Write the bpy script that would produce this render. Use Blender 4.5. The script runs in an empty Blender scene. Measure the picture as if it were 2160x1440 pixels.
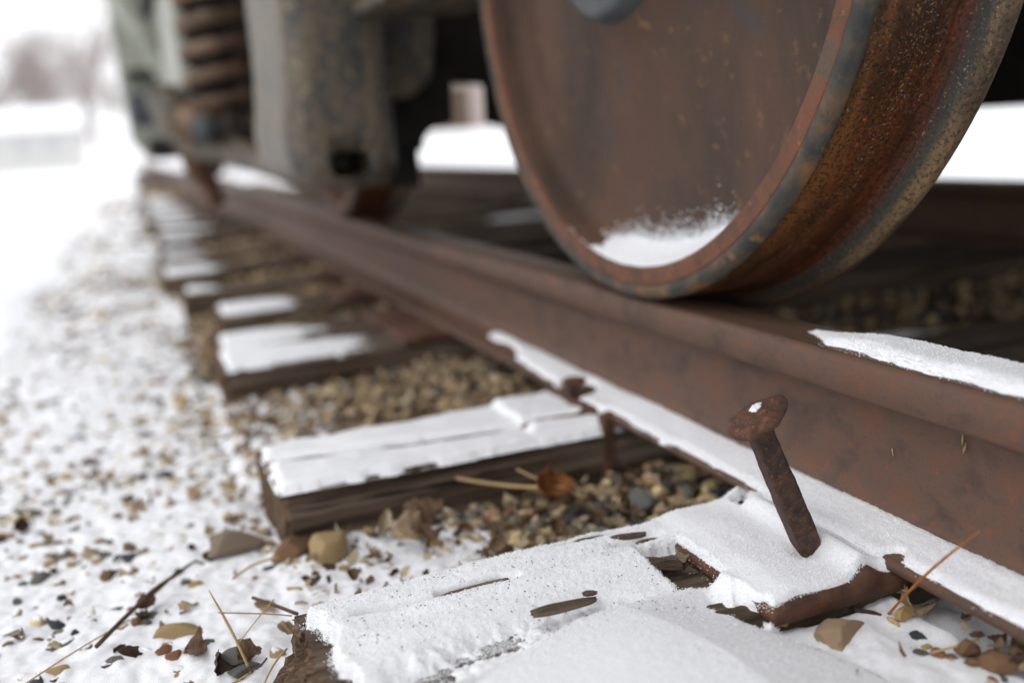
import bpy, math, random
import numpy as np
from mathutils import Vector, Matrix

random.seed(7)
RNG = np.random.default_rng(11)
SC = bpy.context.scene
COL = SC.collection

# ------------------------------------------------------------------ camera
f_px, YAW, PITCH, ROLL = 2049.22, .3605, .2134, -.0698
CAM = Vector((-.6023, 0.0, .2124))
cy, sy, cp, sp = math.cos(YAW), math.sin(YAW), math.cos(PITCH), math.sin(PITCH)
FW = Vector((sy*cp, cy*cp, -sp)); RT = Vector((cy, -sy, 0)); UP = RT.cross(FW)
cr, sr = math.cos(ROLL), math.sin(ROLL)
R2 = RT*cr + UP*sr; U2 = UP*cr - RT*sr
cam_d = bpy.data.cameras.new("camera"); cam = bpy.data.objects.new("camera", cam_d); COL.objects.link(cam)
m = Matrix((R2, U2, -FW)).transposed().to_4x4(); m.translation = CAM
cam.matrix_world = m
cam_d.sensor_width = 36; cam_d.lens = f_px/2160*36
cam_d.clip_start = .02; cam_d.clip_end = 3000
cam_d.dof.use_dof = True; cam_d.dof.focus_distance = .83; cam_d.dof.aperture_fstop = 1.9
SC.camera = cam

# ------------------------------------------------------------------ world, sun, exposure
w = bpy.data.worlds.new("World"); SC.world = w; w.use_nodes = True
nt = w.node_tree; bg = nt.nodes["Background"]
sky = nt.nodes.new("ShaderNodeTexSky"); sky.sky_type = 'NISHITA'; sky.sun_disc = False
SUN_EL, SUN_AZ = math.radians(52), math.radians(-112)     # azimuth from +Y towards +X
sky.sun_elevation = SUN_EL; sky.sun_rotation = SUN_AZ
sky.air_density = 1.0; sky.dust_density = 4.0; sky.ozone_density = 1.0
hs = nt.nodes.new("ShaderNodeHueSaturation"); hs.inputs["Saturation"].default_value = .10
nt.links.new(sky.outputs[0], hs.inputs["Color"])
ov = nt.nodes.new("ShaderNodeMix"); ov.data_type = 'RGBA'; ov.inputs[0].default_value = .85      # an even layer of cloud over the clear sky
nt.links.new(hs.outputs[0], ov.inputs[6]); ov.inputs[7].default_value = (9.6, 9.7, 9.95, 1)
nt.links.new(ov.outputs[2], bg.inputs[0])
bg.inputs[1].default_value = .15
sun_d = bpy.data.lights.new("sun", 'SUN'); sun_d.energy = .5; sun_d.angle = math.radians(35); sun_d.color = (1, .97, .93)
sun = bpy.data.objects.new("sun", sun_d); COL.objects.link(sun)
sd = Vector((math.sin(SUN_AZ)*math.cos(SUN_EL), math.cos(SUN_AZ)*math.cos(SUN_EL), math.sin(SUN_EL)))
sun.rotation_euler = sd.to_track_quat('Z', 'Y').to_euler()
SC.view_settings.view_transform = 'Standard'; SC.view_settings.look = 'None'
SC.view_settings.exposure = .12; SC.view_settings.gamma = 1; SC.view_settings.use_curve_mapping = False
SC.cycles.max_bounces = 6; SC.cycles.diffuse_bounces = 4; SC.cycles.use_denoising = True

# ------------------------------------------------------------------ numpy noise
def _h(ix, iy, iz, s):
    n = (ix.astype(np.int64)*374761393 + iy.astype(np.int64)*668265263 + iz.astype(np.int64)*2147483647 + s*974634777) & 0xffffffff
    n = ((n ^ (n >> 13))*1274126177) & 0xffffffff
    n = (n ^ (n >> 16)) & 0xffffffff
    return n/4294967295.0
def vn(x, y, z=0., s=0):
    x, y, z = np.broadcast_arrays(np.asarray(x, float), np.asarray(y, float), np.asarray(z, float))
    fx, fy, fz = np.floor(x), np.floor(y), np.floor(z)
    u, v, t = x-fx, y-fy, z-fz
    u = u*u*(3-2*u); v = v*v*(3-2*v); t = t*t*(3-2*t)
    r = 0
    for a in (0, 1):
        for b in (0, 1):
            for c in (0, 1):
                r = r + _h(fx+a, fy+b, fz+c, s)*(u if a else 1-u)*(v if b else 1-v)*(t if c else 1-t)
    return r*2-1
def fbm(x, y, z=0., s=0, o=4):
    r, a, k = 0, 1., 1.
    for i in range(o):
        r = r + a*vn(np.asarray(x)*k, np.asarray(y)*k, np.asarray(z)*k, s+i); a *= .5; k *= 2.03
    return r/(2-2*a)
def ss(a, b, x):
    t = np.clip((x-a)/(b-a), 0, 1); return t*t*(3-2*t)

# ------------------------------------------------------------------ mesh helpers
def mesh(name, V, F, uv=None, smooth=True):
    """V (n,3); F (m,k) int array or list of faces"""
    me = bpy.data.meshes.new(name)
    V = np.ascontiguousarray(V, dtype=np.float32)
    if isinstance(F, np.ndarray) and F.ndim == 2:
        k = F.shape[1]; n = len(F)
        me.vertices.add(len(V)); me.vertices.foreach_set("co", V.ravel())
        me.loops.add(n*k); me.loops.foreach_set("vertex_index", F.astype(np.int32).ravel())
        me.polygons.add(n); me.polygons.foreach_set("loop_start", np.arange(0, n*k, k, dtype=np.int32))
        me.update(calc_edges=True)
    else:
        me.from_pydata([tuple(v) for v in V], [], [tuple(int(i) for i in f) for f in F]); me.update()
    if uv is not None:
        l = me.uv_layers.new(name="UVMap")
        vi = np.empty(len(me.loops), dtype=np.int32); me.loops.foreach_get("vertex_index", vi)
        l.data.foreach_set("uv", np.asarray(uv, dtype=np.float32)[vi].ravel())
    if smooth:
        me.polygons.foreach_set("use_smooth", np.ones(len(me.polygons), dtype=bool))
    return me
def obj(name, me, mt=None, parent=None, loc=None):
    o = bpy.data.objects.new(name, me); COL.objects.link(o)
    if mt is not None and me is not None and len(me.materials) == 0: me.materials.append(mt)
    if parent is not None: o.parent = parent
    if loc is not None: o.location = loc
    return o
def tag(o, label, cat, group=None, kind=None):
    o['label'] = label; o['category'] = cat
    if group: o['group'] = group
    if kind: o['kind'] = kind
    return o
def empty(name, loc=(0, 0, 0)):
    o = bpy.data.objects.new(name, None); COL.objects.link(o); o.location = loc; o.empty_display_size = .02
    return o
def grid_faces(nu, nv, wrap_u=False):
    """vertex index = i*nv + j"""
    i = np.arange(nu if wrap_u else nu-1); j = np.arange(nv-1)
    I, J = np.meshgrid(i, j, indexing='ij'); I2 = (I+1) % nu
    return np.stack([I*nv+J, I2*nv+J, I2*nv+J+1, I*nv+J+1], -1).reshape(-1, 4)
def sheet(name, xs, ys, zf, keep=None):
    X, Y = np.meshgrid(xs, ys, indexing='ij')
    Z = zf(X, Y) if callable(zf) else zf
    F = grid_faces(len(xs), len(ys))
    if keep is not None:
        k = keep.ravel()[F].any(axis=1); F = F[k]
    V = np.stack([X, Y, Z], -1).reshape(-1, 3)
    used = np.unique(F); re = np.full(len(V), -1); re[used] = np.arange(len(used))
    return mesh(name, V[used], re[F])
def box(bm_list, c, s, rot=None):
    x, y, z = s[0]/2, s[1]/2, s[2]/2
    v = [Vector((a*x, b*y, d*z)) for a in (-1, 1) for b in (-1, 1) for d in (-1, 1)]
    if rot is not None: v = [rot @ q for q in v]
    n = len(bm_list[0]); bm_list[0].extend([q+Vector(c) for q in v])
    bm_list[1].extend([tuple(n+i for i in f) for f in ((0, 1, 3, 2), (4, 6, 7, 5), (0, 4, 5, 1), (2, 3, 7, 6), (0, 2, 6, 4), (1, 5, 7, 3))])
def bevel(o, wdt, seg=3):
    md = o.modifiers.new("bevel", 'BEVEL'); md.width = wdt; md.segments = seg; md.limit_method = 'ANGLE'; md.angle_limit = math.radians(35)
    return o
def boxobj(name, c, s, mt, parent=None, rot=None, bv=.0):
    L = ([], []); box(L, c, s, rot)
    o = obj(name, mesh(name, np.array(L[0]), L[1], smooth=False), mt, parent)
    if bv: bevel(o, bv)
    return o
def tube_arrays(pts, rad, n=8):
    pts = [Vector(p) for p in pts]; V = []; k = len(pts)
    if not hasattr(rad, '__len__'): rad = [rad]*k
    ref = Vector((0.13, .21, .97)).normalized()
    for i, p in enumerate(pts):
        d = (pts[min(i+1, k-1)]-pts[max(i-1, 0)]).normalized()
        a = d.cross(ref)
        if a.length < .05: a = d.cross(Vector((1, 0, 0)))
        a.normalize(); b = d.cross(a)
        for j in range(n):
            t = 2*math.pi*j/n
            V.append(p+(a*math.cos(t)+b*math.sin(t))*rad[i])
    F = []
    for i in range(k-1):
        for j in range(n):
            F.append((i*n+j, i*n+(j+1) % n, (i+1)*n+(j+1) % n, (i+1)*n+j))
    F.append(tuple(range(n-1, -1, -1))); F.append(tuple((k-1)*n+j for j in range(n)))
    return V, F
def tube(name, pts, rad, mt, parent=None, n=8):
    V, F = tube_arrays(pts, rad, n)
    return obj(name, mesh(name, np.array(V), F), mt, parent)
def prism(name, poly, axis, a, b, mt, parent=None, bv=0):
    """poly: 2D points in the two other axes; extruded along axis from a to b"""
    n = len(poly); V = []
    for t in (a, b):
        for (p, q) in poly:
            V.append((t, p, q) if axis == 'x' else ((p, t, q) if axis == 'y' else (p, q, t)))
    F = [tuple(range(n))[::-1], tuple(range(n, 2*n))]+[(i, (i+1) % n, n+(i+1) % n, n+i) for i in range(n)]
    o = obj(name, mesh(name, np.array(V), F, smooth=False), mt, parent)
    if bv: bevel(o, bv)
    return o

# ------------------------------------------------------------------ materials
def lin(c): return tuple(((x/12.92) if x <= .04045 else ((x+.055)/1.055)**2.4) for x in c)
def hexc(h):
    h = h.lstrip('#'); return lin(tuple(int(h[i:i+2], 16)/255 for i in (0, 2, 4)))
def newmat(name):
    mt = bpy.data.materials.new(name); mt.use_nodes = True
    return mt, mt.node_tree, mt.node_tree.nodes["Principled BSDF"]
def coords(nt, src, scale):
    tc = nt.nodes.new("ShaderNodeTexCoord"); mp = nt.nodes.new("ShaderNodeMapping")
    nt.links.new(tc.outputs[src], mp.inputs[0]); mp.inputs["Scale"].default_value = scale
    return mp.outputs[0]
def noise(nt, vec, scale, detail=6, rough=.6, dist=0):
    n = nt.nodes.new("ShaderNodeTexNoise"); nt.links.new(vec, n.inputs["Vector"])
    n.inputs["Scale"].default_value = scale; n.inputs["Detail"].default_value = detail
    n.inputs["Roughness"].default_value = rough; n.inputs["Distortion"].default_value = dist
    return n.outputs["Fac"]
def ramp(nt, fac, stops):
    r = nt.nodes.new("ShaderNodeValToRGB"); nt.links.new(fac, r.inputs[0])
    e = r.color_ramp.elements
    e[0].position, e[0].color = stops[0][0], (*stops[0][1], 1); e[1].position, e[1].color = stops[-1][0], (*stops[-1][1], 1)
    for p, c in stops[1:-1]:
        x = e.new(p); x.color = (*c, 1)
    return r.outputs[0]
def mix(nt, a, b, fac):
    n = nt.nodes.new("ShaderNodeMix"); n.data_type = 'RGBA'
    for s, v in ((n.inputs[6], a), (n.inputs[7], b)):
        if isinstance(v, tuple): s.default_value = (*v, 1)
        else: nt.links.new(v, s)
    if isinstance(fac, float): n.inputs[0].default_value = fac
    else: nt.links.new(fac, n.inputs[0])
    return n.outputs[2]
def bump(nt, bs, h, strength=.3, dist=.001):
    b = nt.nodes.new("ShaderNodeBump"); b.inputs["Strength"].default_value = strength; b.inputs["Distance"].default_value = dist
    nt.links.new(h, b.inputs["Height"]); nt.links.new(b.outputs[0], bs.inputs["Normal"])
def addm(nt, a, b, ka=1., kb=1.):
    r = []
    for v, k in ((a, ka), (b, kb)):
        n = nt.nodes.new("ShaderNodeMath"); n.operation = 'MULTIPLY'; nt.links.new(v, n.inputs[0]); n.inputs[1].default_value = k; r.append(n.outputs[0])
    n = nt.nodes.new("ShaderNodeMath"); n.operation = 'ADD'; nt.links.new(r[0], n.inputs[0]); nt.links.new(r[1], n.inputs[1]); return n.outputs[0]
G0, G1 = (0, 0, 0), (1, 1, 1)
def patchy(name, stops, scale, src="Object", stretch=(1, 1, 1), speck=None, speck2=None, rough=.75, metal=0., bscale=None, bstr=.4, bdist=.001, spec=.35, detail=8):
    """colour stops over a large noise, optional fine specks (colour, scale, lo, hi)"""
    mt, nt, bs = newmat(name)
    v = coords(nt, src, stretch); vu = coords(nt, src, (1, 1, 1))
    n1 = noise(nt, v, scale, detail, .62, .3); c = ramp(nt, n1, stops)
    for s in (speck, speck2):
        if s:
            nn = noise(nt, vu if len(s) < 5 else v, s[1], 5, .65); c = mix(nt, c, s[0], ramp(nt, nn, [(s[2], G0), (s[3], G1)]))
    nt.links.new(c, bs.inputs["Base Color"])
    bs.inputs["Roughness"].default_value = rough; bs.inputs["Metallic"].default_value = metal
    bs.inputs["Specular IOR Level"].default_value = spec
    h = noise(nt, vu, bscale or scale*8, 8, .7)
    bump(nt, bs, addm(nt, h, n1, 1, .5), bstr, bdist)
    return mt

def snow_mat(name, fine=True):
    mt, nt, bs = newmat(name)
    v = coords(nt, "Object", (1, 1, 1))
    bs.inputs["Base Color"].default_value = (.86, .87, .90, 1)
    bs.inputs["Roughness"].default_value = .55; bs.inputs["Specular IOR Level"].default_value = .3
    a = noise(nt, v, 1100, 3, .7); b = noise(nt, v, 160, 5, .6)
    bump(nt, bs, addm(nt, a, b, 1.2, .35), .5, .0010)
    c = ramp(nt, a, [(.32, (.60, .62, .67)), (.50, (.88, .885, .91)), (.66, (.96, .96, .97))]); nt.links.new(c, bs.inputs["Base Color"])
    return mt
M_snow = snow_mat("snow")
M_grain, _nt, _bs = newmat("snow_grain"); _bs.inputs["Base Color"].default_value = (.9, .91, .93, 1); _bs.inputs["Roughness"].default_value = .35
M_wood = patchy("weathered_tie_wood", [(.28, hexc('2a211b')), (.42, hexc('493c32')), (.54, hexc('64564a')), (.70, hexc('85776a'))], 34, stretch=(.07, 1, 1.4),
                speck=(hexc('19130f'), 70, .56, .66, 1), bscale=500, bstr=.9, bdist=.002, rough=.9, spec=.15)
M_endgrain = patchy("broken_end_wood", [(.30, hexc('2a1e17')), (.42, hexc('4d3b2f')), (.56, hexc('6e5a49')), (.72, hexc('96826c'))], 70, stretch=(1, 2.2, .45),
                speck=(hexc('1a120c'), 200, .56, .68, 1), bscale=700, bstr=.9, bdist=.002, rough=.9, spec=.15)
M_rail = patchy("rail_rust", [(.26, hexc('43352d')), (.42, hexc('533f35')), (.50, hexc('5b463a')), (.60, hexc('604537')), (.74, hexc('694732')), (.88, hexc('55463d'))], 40, stretch=(1, .5, .8),
                speck=(hexc('7a4630'), 90, .56, .80), speck2=(hexc('3a2e26'), 420, .58, .72), bscale=900, bstr=.35, bdist=.0006, rough=.62, spec=.35)
M_railtop = patchy("rail_running_surface", [(.3, hexc('45362b')), (.6, hexc('5f4838')), (.8, hexc('6e4f38'))], 20, stretch=(1, .1, 1), bscale=700, bstr=.25, bdist=.0004, rough=.5, spec=.5)
M_plate = patchy("tie_plate_rust", [(.3, hexc('3c2a22')), (.5, hexc('553a2d')), (.7, hexc('6e4936'))], 40, speck=(hexc('8a5a3c'), 260, .62, .75), bscale=900, bstr=.5, bdist=.0008, rough=.7)
M_spike = patchy("spike_rust", [(.30, hexc('2b2320')), (.45, hexc('40302a')), (.6, hexc('523a2e')), (.75, hexc('6b4630'))], 110, speck=(hexc('9a5c28'), 300, .60, .72), speck2=(hexc('221a17'), 480, .58, .68), bscale=900, bstr=.8, bdist=.0012, rough=.7)
M_spikehead = patchy("spike_head_rust", [(.28, hexc('33261f')), (.45, hexc('533a30')), (.6, hexc('654537')), (.75, hexc('85522c'))], 130, speck=(hexc('b06a2c'), 220, .60, .70), speck2=(hexc('30231f'), 500, .56, .68), bscale=1100, bstr=.9, bdist=.0014, rough=.75)
M_wplate = patchy("wheel_plate_rust", [(.3, hexc('2f241b')), (.42, hexc('403026')), (.56, hexc('4e382b')), (.72, hexc('5a3f2f')), (.85, hexc('4e382c'))], 6, stretch=(1, 1, .5),
                speck=(hexc('3a3a3d'), 11, .58, .74), speck2=(hexc('705236'), 50, .60, .74), bscale=200, bstr=.5, bdist=.001, rough=.7)
M_rim = patchy("wheel_rim_rust", [(.30, hexc('423027')), (.45, hexc('5c3c2c')), (.55, hexc('6a402b')), (.66, hexc('574438')), (.8, hexc('50392d'))], 26,
                speck=(hexc('a8632e'), 60, .62, .72), speck2=(hexc('3a2a24'), 420, .58, .7), bscale=700, bstr=.5, bdist=.001, rough=.62)
M_lip = patchy("wheel_rolled_edge_steel", [(.3, hexc('2b2a28')), (.46, hexc('3d3c39')), (.56, hexc('54483c')), (.68, hexc('7c5632'))], 18, src="UV", stretch=(1, 1, 1),
                speck=(hexc('86653c'), 30, .58, .72, 1), speck2=(hexc('2c2b2b'), 300, .6, .72), bscale=400, bstr=.6, bdist=.001, rough=.7, spec=.3)
def banded(name, bands, span, wobs, dark, specks, rough=.5, bstr=.6):
    """wear bands round the wheel: colour follows the distance across the profile (UV.y), broken up by grain"""
    mt, nt, bs = newmat(name)
    v = coords(nt, "UV", (1, 1, 1)); vo = coords(nt, "Object", (1, 1, 1)); vs = coords(nt, "UV", (.18, 1, 1))
    sx = nt.nodes.new("ShaderNodeSeparateXYZ"); nt.links.new(v, sx.inputs[0])
    big = noise(nt, vs, 26, 7, .65, .4); fine = noise(nt, vo, 260, 6, .7); mid = noise(nt, vo, 48, 6, .65)
    t = addm(nt, sx.outputs[1], big, 1/span, wobs); t = addm(nt, t, mid, 1, wobs*.8)
    sub = nt.nodes.new("ShaderNodeMath"); sub.operation = 'SUBTRACT'; nt.links.new(t, sub.inputs[0]); sub.inputs[1].default_value = wobs*.9
    c = ramp(nt, sub.outputs[0], bands)
    c = mix(nt, c, dark, ramp(nt, big, [(.42, (.75, .75, .75)), (.58, G0)]))
    c = mix(nt, c, dark, ramp(nt, fine, [(.40, (.8, .8, .8)), (.52, G0)]))
    for k, (col, sc, lo, hi) in enumerate(specks):
        m_ = nt.nodes.new("ShaderNodeMath"); m_.operation = 'MULTIPLY'
        nt.links.new(ramp(nt, noise(nt, vo, sc, 4, .6), [(lo, G0), (hi, G1)]), m_.inputs[0]); nt.links.new(ramp(nt, noise(nt, vs, 14+9*k, 4, .6), [(.46, G0), (.60, G1)]), m_.inputs[1])
        c = mix(nt, c, col, m_.outputs[0])
    nt.links.new(c, bs.inputs["Base Color"]); bs.inputs["Roughness"].default_value = rough; bs.inputs["Specular IOR Level"].default_value = .32
    bump(nt, bs, addm(nt, fine, big, 1, .8), bstr, .0012)
    return mt
M_tread = banded("wheel_tread_rust", [(0, hexc('5a3c20')), (.12, hexc('744a26')), (.34, hexc('683a1b')), (.62, hexc('5a321a')), (.80, hexc('63341d')), (.90, hexc('563020')), (1, hexc('453026'))], .105, .16,
                 hexc('20150d'), ((hexc('9c968c'), 420, .60, .66), (hexc('b4602a'), 190, .62, .70), (hexc('8a6a3a'), 330, .58, .68)), .46, .8)
M_flange = banded("wheel_flange_worn", [(0, hexc('522f22')), (.07, hexc('46312a')), (.13, hexc('3e3a34')), (.22, hexc('4b453a')), (.30, hexc('786249')), (.42, hexc('94795a')), (1, hexc('7d664a'))], .058, .06,
                 hexc('2b2824'), ((hexc('b8ad98'), 420, .60, .67), (hexc('8a5a34'), 200, .60, .70)), .55, .7)
M_cast = patchy("muddy_cast_steel", [(.30, hexc('26292b')), (.42, hexc('3c3a36')), (.54, hexc('584e40')), (.72, hexc('6f6049'))], 22, stretch=(1, 1, .45),
                speck=(hexc('94805f'), 70, .56, .68), speck2=(hexc('2f3438'), 42, .55, .70), bscale=120, bstr=.5, bdist=.003, rough=.5, spec=.5)
M_dark = patchy("dark_underframe", [(.3, hexc('15130f')), (.6, hexc('2a2621')), (.8, hexc('3a3028'))], 12, rough=.85, bscale=120, bdist=.002)
M_spring = patchy("spring_rust", [(.3, hexc('3a2d25')), (.5, hexc('5e493a')), (.7, hexc('7a6550'))], 14, speck=(hexc('8a4a22'), 30, .6, .7), rough=.6, bscale=200, bdist=.002)
M_pale = patchy("pale_green_grey_paint", [(.3, hexc('75776b')), (.5, hexc('92948a')), (.7, hexc('a8a99c'))], 6, speck=(hexc('6c6a58'), 20, .64, .74), rough=.5, bscale=100, bdist=.001)
M_blue = patchy("blue_grey_steel", [(.3, hexc('34373a')), (.6, hexc('484c4f')), (.8, hexc('5c5751'))], 12, rough=.4, bscale=200)
M_earth = patchy("dark_ballast_soil", [(.3, hexc('2b241e')), (.5, hexc('4b4036')), (.7, hexc('6a5c4c'))], 60, bscale=300, bstr=.8, bdist=.004, rough=.95, spec=.1)
M_bark = patchy("haze_pale_bark", [(.3, hexc('978c88')), (.7, hexc('b5aaa6'))], 3, rough=.9, bscale=20)  # bark colour lightened to stand in for distance haze
M_wall = patchy("cream_siding", [(.3, hexc('c4c3c0')), (.7, hexc('d2d1ce'))], 2, rough=.8)
M_glass, _nt, _bs = newmat("window_glass"); _bs.inputs["Base Color"].default_value = (.5, .52, .54, 1); _bs.inputs["Roughness"].default_value = .1

def per_object(name, cols, sc=60, bdist=.0015, rough=.85, dust=0.):
    """colour picked per object by its random value, with grain; optional snow dusting on upward faces"""
    mt, nt, bs = newmat(name)
    oi = nt.nodes.new("ShaderNodeObjectInfo")
    k = len(cols); stops = [(i/k, c) for i, c in enumerate(cols)]
    r = nt.nodes.new("ShaderNodeValToRGB"); r.color_ramp.interpolation = 'CONSTANT'; nt.links.new(oi.outputs["Random"], r.inputs[0])
    e = r.color_ramp.elements; e[0].position, e[0].color = 0, (*cols[0], 1); e[1].position, e[1].color = stops[-1][0], (*cols[-1], 1)
    for p, c in stops[1:-1]: x = e.new(p); x.color = (*c, 1)
    v = coords(nt, "Object", (1, 1, 1)); n = noise(nt, v, sc, 6, .65)
    c = mix(nt, r.outputs[0], (.05, .04, .03), ramp(nt, n, [(.48, G0), (.8, (.6, .6, .6))]))
    nt.links.new(c, bs.inputs["Base Color"]); bs.inputs["Roughness"].default_value = rough; bs.inputs["Specular IOR Level"].default_value = .25
    bump(nt, bs, noise(nt, v, sc*6, 6, .7), .5, bdist)
    return mt
def attr_mat(name, sc=60, bdist=.002, rough=.85, dust=True):
    """colour from the piece's own 'tint' attribute; pieces with 'dust' carry a snow cap on their upward faces"""
    mt, nt, bs = newmat(name)
    a = nt.nodes.new("ShaderNodeAttribute"); a.attribute_name = "tint"
    v = coords(nt, "Object", (1, 1, 1)); n = noise(nt, v, sc, 6, .65)
    c = mix(nt, a.outputs["Color"], (.05, .04, .03), ramp(nt, n, [(.48, G0), (.8, (.6, .6, .6))]))
    if dust:
        g = nt.nodes.new("ShaderNodeNewGeometry"); sx = nt.nodes.new("ShaderNodeSeparateXYZ"); nt.links.new(g.outputs["Normal"], sx.inputs[0])
        n2 = noise(nt, v, 150, 4, .6); t = addm(nt, sx.outputs[2], n2, 1, .5)
        s = nt.nodes.new("ShaderNodeMath"); s.operation = 'ADD'; nt.links.new(t, s.inputs[0]); nt.links.new(a.outputs["Alpha"], s.inputs[1])
        c = mix(nt, c, (.86, .87, .9), ramp(nt, s.outputs[0], [(.93, G0), (1.0, G1)]))
    nt.links.new(c, bs.inputs["Base Color"]); bs.inputs["Roughness"].default_value = rough; bs.inputs["Specular IOR Level"].default_value = .2
    bump(nt, bs, noise(nt, v, sc*6, 6, .7), .5, bdist)
    return mt
M_gravel = attr_mat("gravel_stone")
M_litter = attr_mat("leaf_litter", dust=False)
def solid(name, col, sc=80, k=.55, rough=.8, bd=.0012):
    return patchy(name, [(.3, tuple(x*k for x in col)), (.6, col), (.8, tuple(min(1, x*1.25) for x in col))], sc, bscale=sc*7, bstr=.5, bdist=bd, rough=rough, spec=.2)
PEBBLE_COLS = {'taupe': hexc('8a7b6b'), 'stone': hexc('a38b72'), 'tan': hexc('a8906a'), 'brown': hexc('7d6049'), 'grey': hexc('6b6a66'), 'dark': hexc('3f4243'), 'reddish': hexc('8d6550'), 'ochre': hexc('b09460')}
M_peb = {k: solid("pebble_"+k, c, 70, .55, .8) for k, c in PEBBLE_COLS.items()}
LEAF_COLS = {'tan': hexc('a08a70'), 'brown': hexc('735b49'), 'dark brown': hexc('4a3b32'), 'orange': hexc('905d38'), 'pale': hexc('b5a48a')}
M_leaf = {k: solid("leaf_"+k.replace(' ', '_'), c, 120, .6, .7, .0006) for k, c in LEAF_COLS.items()}

# ================================================================== GROUND
def gbase(x, y):
    """ballast bed level"""
    z = -.250 + .022*ss(-.5, 0, x)*(1-ss(3, 5, y)*.0)
    z = z + .044*ss(.66, .585, y)*ss(-.46, -.30, x)*(1-.35*ss(-.07,-.02,x))
    z = z - .004*ss(.2, 1.2, x)
    z = z + .010*ss(1.25, 1.35, y)*ss(-.56, -.44, x)+.024*ss(2.1, 2.5, y)*ss(-.46, -.30, x)*ss(.3, .0, x)
    z = z + .006*fbm(x*7, y*7, 0, 3, 3)
    return z
def cover(x, y):
    """0 bare .. 1 thick snow"""
    wob = .10*fbm(x*3.1, y*2.2, 5, 21, 3)
    left = ss(-.42, -.60, x+wob)                       # beside the tie ends
    c = .60 + .28*fbm(x*4, y*4, 2, 33, 3)
    c = c*left
    near = ss(1.9, 1.2, y)*left; c = np.maximum(c, near*(.76+.06*ss(1.35, .95, y)+.22*fbm(x*7, y*7, 1, 35, 3)))
    far_white = ss(-.72, -1.08, x+wob*1.2)*ss(1.2, 2.2, y)
    c = np.maximum(c, far_white*1.25)
    c = np.maximum(c, ss(9, 16, y)*ss(-.45, -.8, x)*1.2)
    crib1 = ss(.76, .80, y)*ss(1.12, 1.08, y)          # between the first and second tie
    c = np.maximum(c, ss(-.57, -.50, x)*crib1*(ss(-.17, -.40, x+wob)*.84+.12*ss(0, .5, fbm(x*14, y*14, 9, 41, 2))))
    crib2 = ss(1.28, 1.31, y)*ss(1.80, 1.77, y)
    c = np.maximum(c, ss(-.57, -.50, x)*crib2*ss(-.24, -.40, x+wob*.6)*.72)
    front = ss(.62, .56, y)*ss(-.30, -.22, x)*ss(.05, -.02, x)
    c = np.maximum(c, front*(.86+.10*fbm(x*14, y*14, 0, 44, 2)))
    # blown snow under the cars, towards the far side
    c = np.maximum(c, ss(.85, 1.15, x+wob)*ss(2.3, 3.3, y)*.98)
    c = np.maximum(c, np.exp(-((x-.68)/.22)**2-((y-1.42)/.05)**2)*.9)
    c = np.maximum(c, np.exp(-((x-.64)/.06)**2-((y-1.12)/.05)**2)*.9)
    c = np.maximum(c, ss(1.9, 2.3, x)*1.2)
    return c
def zsnow(x, y):
    c = cover(x, y)
    z = gbase(x, y) - .022 + .036*np.clip(c, 0, 1) + .012*np.clip(c-1, 0, 1)
    lump = fbm(x*38, y*38, 0, 51, 3)
    z = z + .0070*lump*(1.30-np.clip(c, 0, 1)) + .0030*fbm(x*110, y*110, 0, 55, 2)*(c < 1.15)
    z = z + .004*fbm(x*2, y*2, 0, 57, 2)*(c > 1)
    wf = ss(.600, .586, y)*ss(-.24, -.20, x)*ss(.0, -.02, x)
    zf = -.1875-.012*ss(-.064, -.045, x)-.010*ss(.580, .592, y)*ss(-.16, -.13, x)*ss(-.08, -.10, x)-.05*np.clip(.56-y, 0, 1)+.0045*fbm(x*34, y*34, 2, 61, 3)+.0012*fbm(x*200, y*200, 0, 63, 3)
    z = z*(1-wf)+zf*wf
    e = ss(-3.6, -3.0, x)*ss(3.9, 3.4, x)*ss(29, 25, y)      # flattens into the field at its borders
    return z*e + (-.235)*(1-e)

def graded(a, b, c, d, fine, coarse, g=1.06):
    """points a..d with spacing `fine` inside b..c, growing outside up to `coarse`"""
    pts = list(np.arange(b, c+1e-9, fine)); s = fine; p = c
    while p < d: s = min(s*g, coarse); p += s; pts.append(min(p, d))
    s = fine; p = b; left = []
    while p > a: s = min(s*g, coarse); p -= s; left.append(max(p, a))
    return np.array(left[::-1]+pts)
gx = graded(-4, -.95, .10, 4.2, .0036, .06); gy = graded(-1.2, .46, 1.25, 30, .0036, .12, 1.018)
XX, YY = np.meshgrid(gx, gy, indexing='ij')
snow_ground = obj("snow_ground", sheet("snow_ground", gx, gy, zsnow), M_snow)
snow_ground['kind'] = 'structure'; snow_ground['label'] = "thin snow cover lying over the ballast beside and between the ties"
ex = graded(-3.9, -.95, .3, 4.1, .02, .15); ey = graded(-1.1, .46, 2, 29.9, .02, .3)
eb = obj("ballast_bed", sheet("ballast_bed", ex, ey, lambda x, y: gbase(x, y)-.016), M_earth)
eb['kind'] = 'structure'; eb['label'] = "dark soil and fines of the ballast bed under the track"
def field():
    V, F = [], []
    for (x0, x1, y0, y1) in ((-600, -4, -600, 900), (4.2, 600, -600, 900), (-4, 4.2, 30, 900), (-4, 4.2, -600, -1.2)):
        n = len(V); V += [(x0, y0, -.235), (x1, y0, -.235), (x1, y1, -.235), (x0, y1, -.235)]; F.append((n, n+1, n+2, n+3))
    return mesh("snow_field", np.array(V), F, smooth=False)
fo = obj("snow_field", field(), M_snow); fo['kind'] = 'structure'; fo['label'] = "open flat snow covered field reaching to the horizon"

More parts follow.
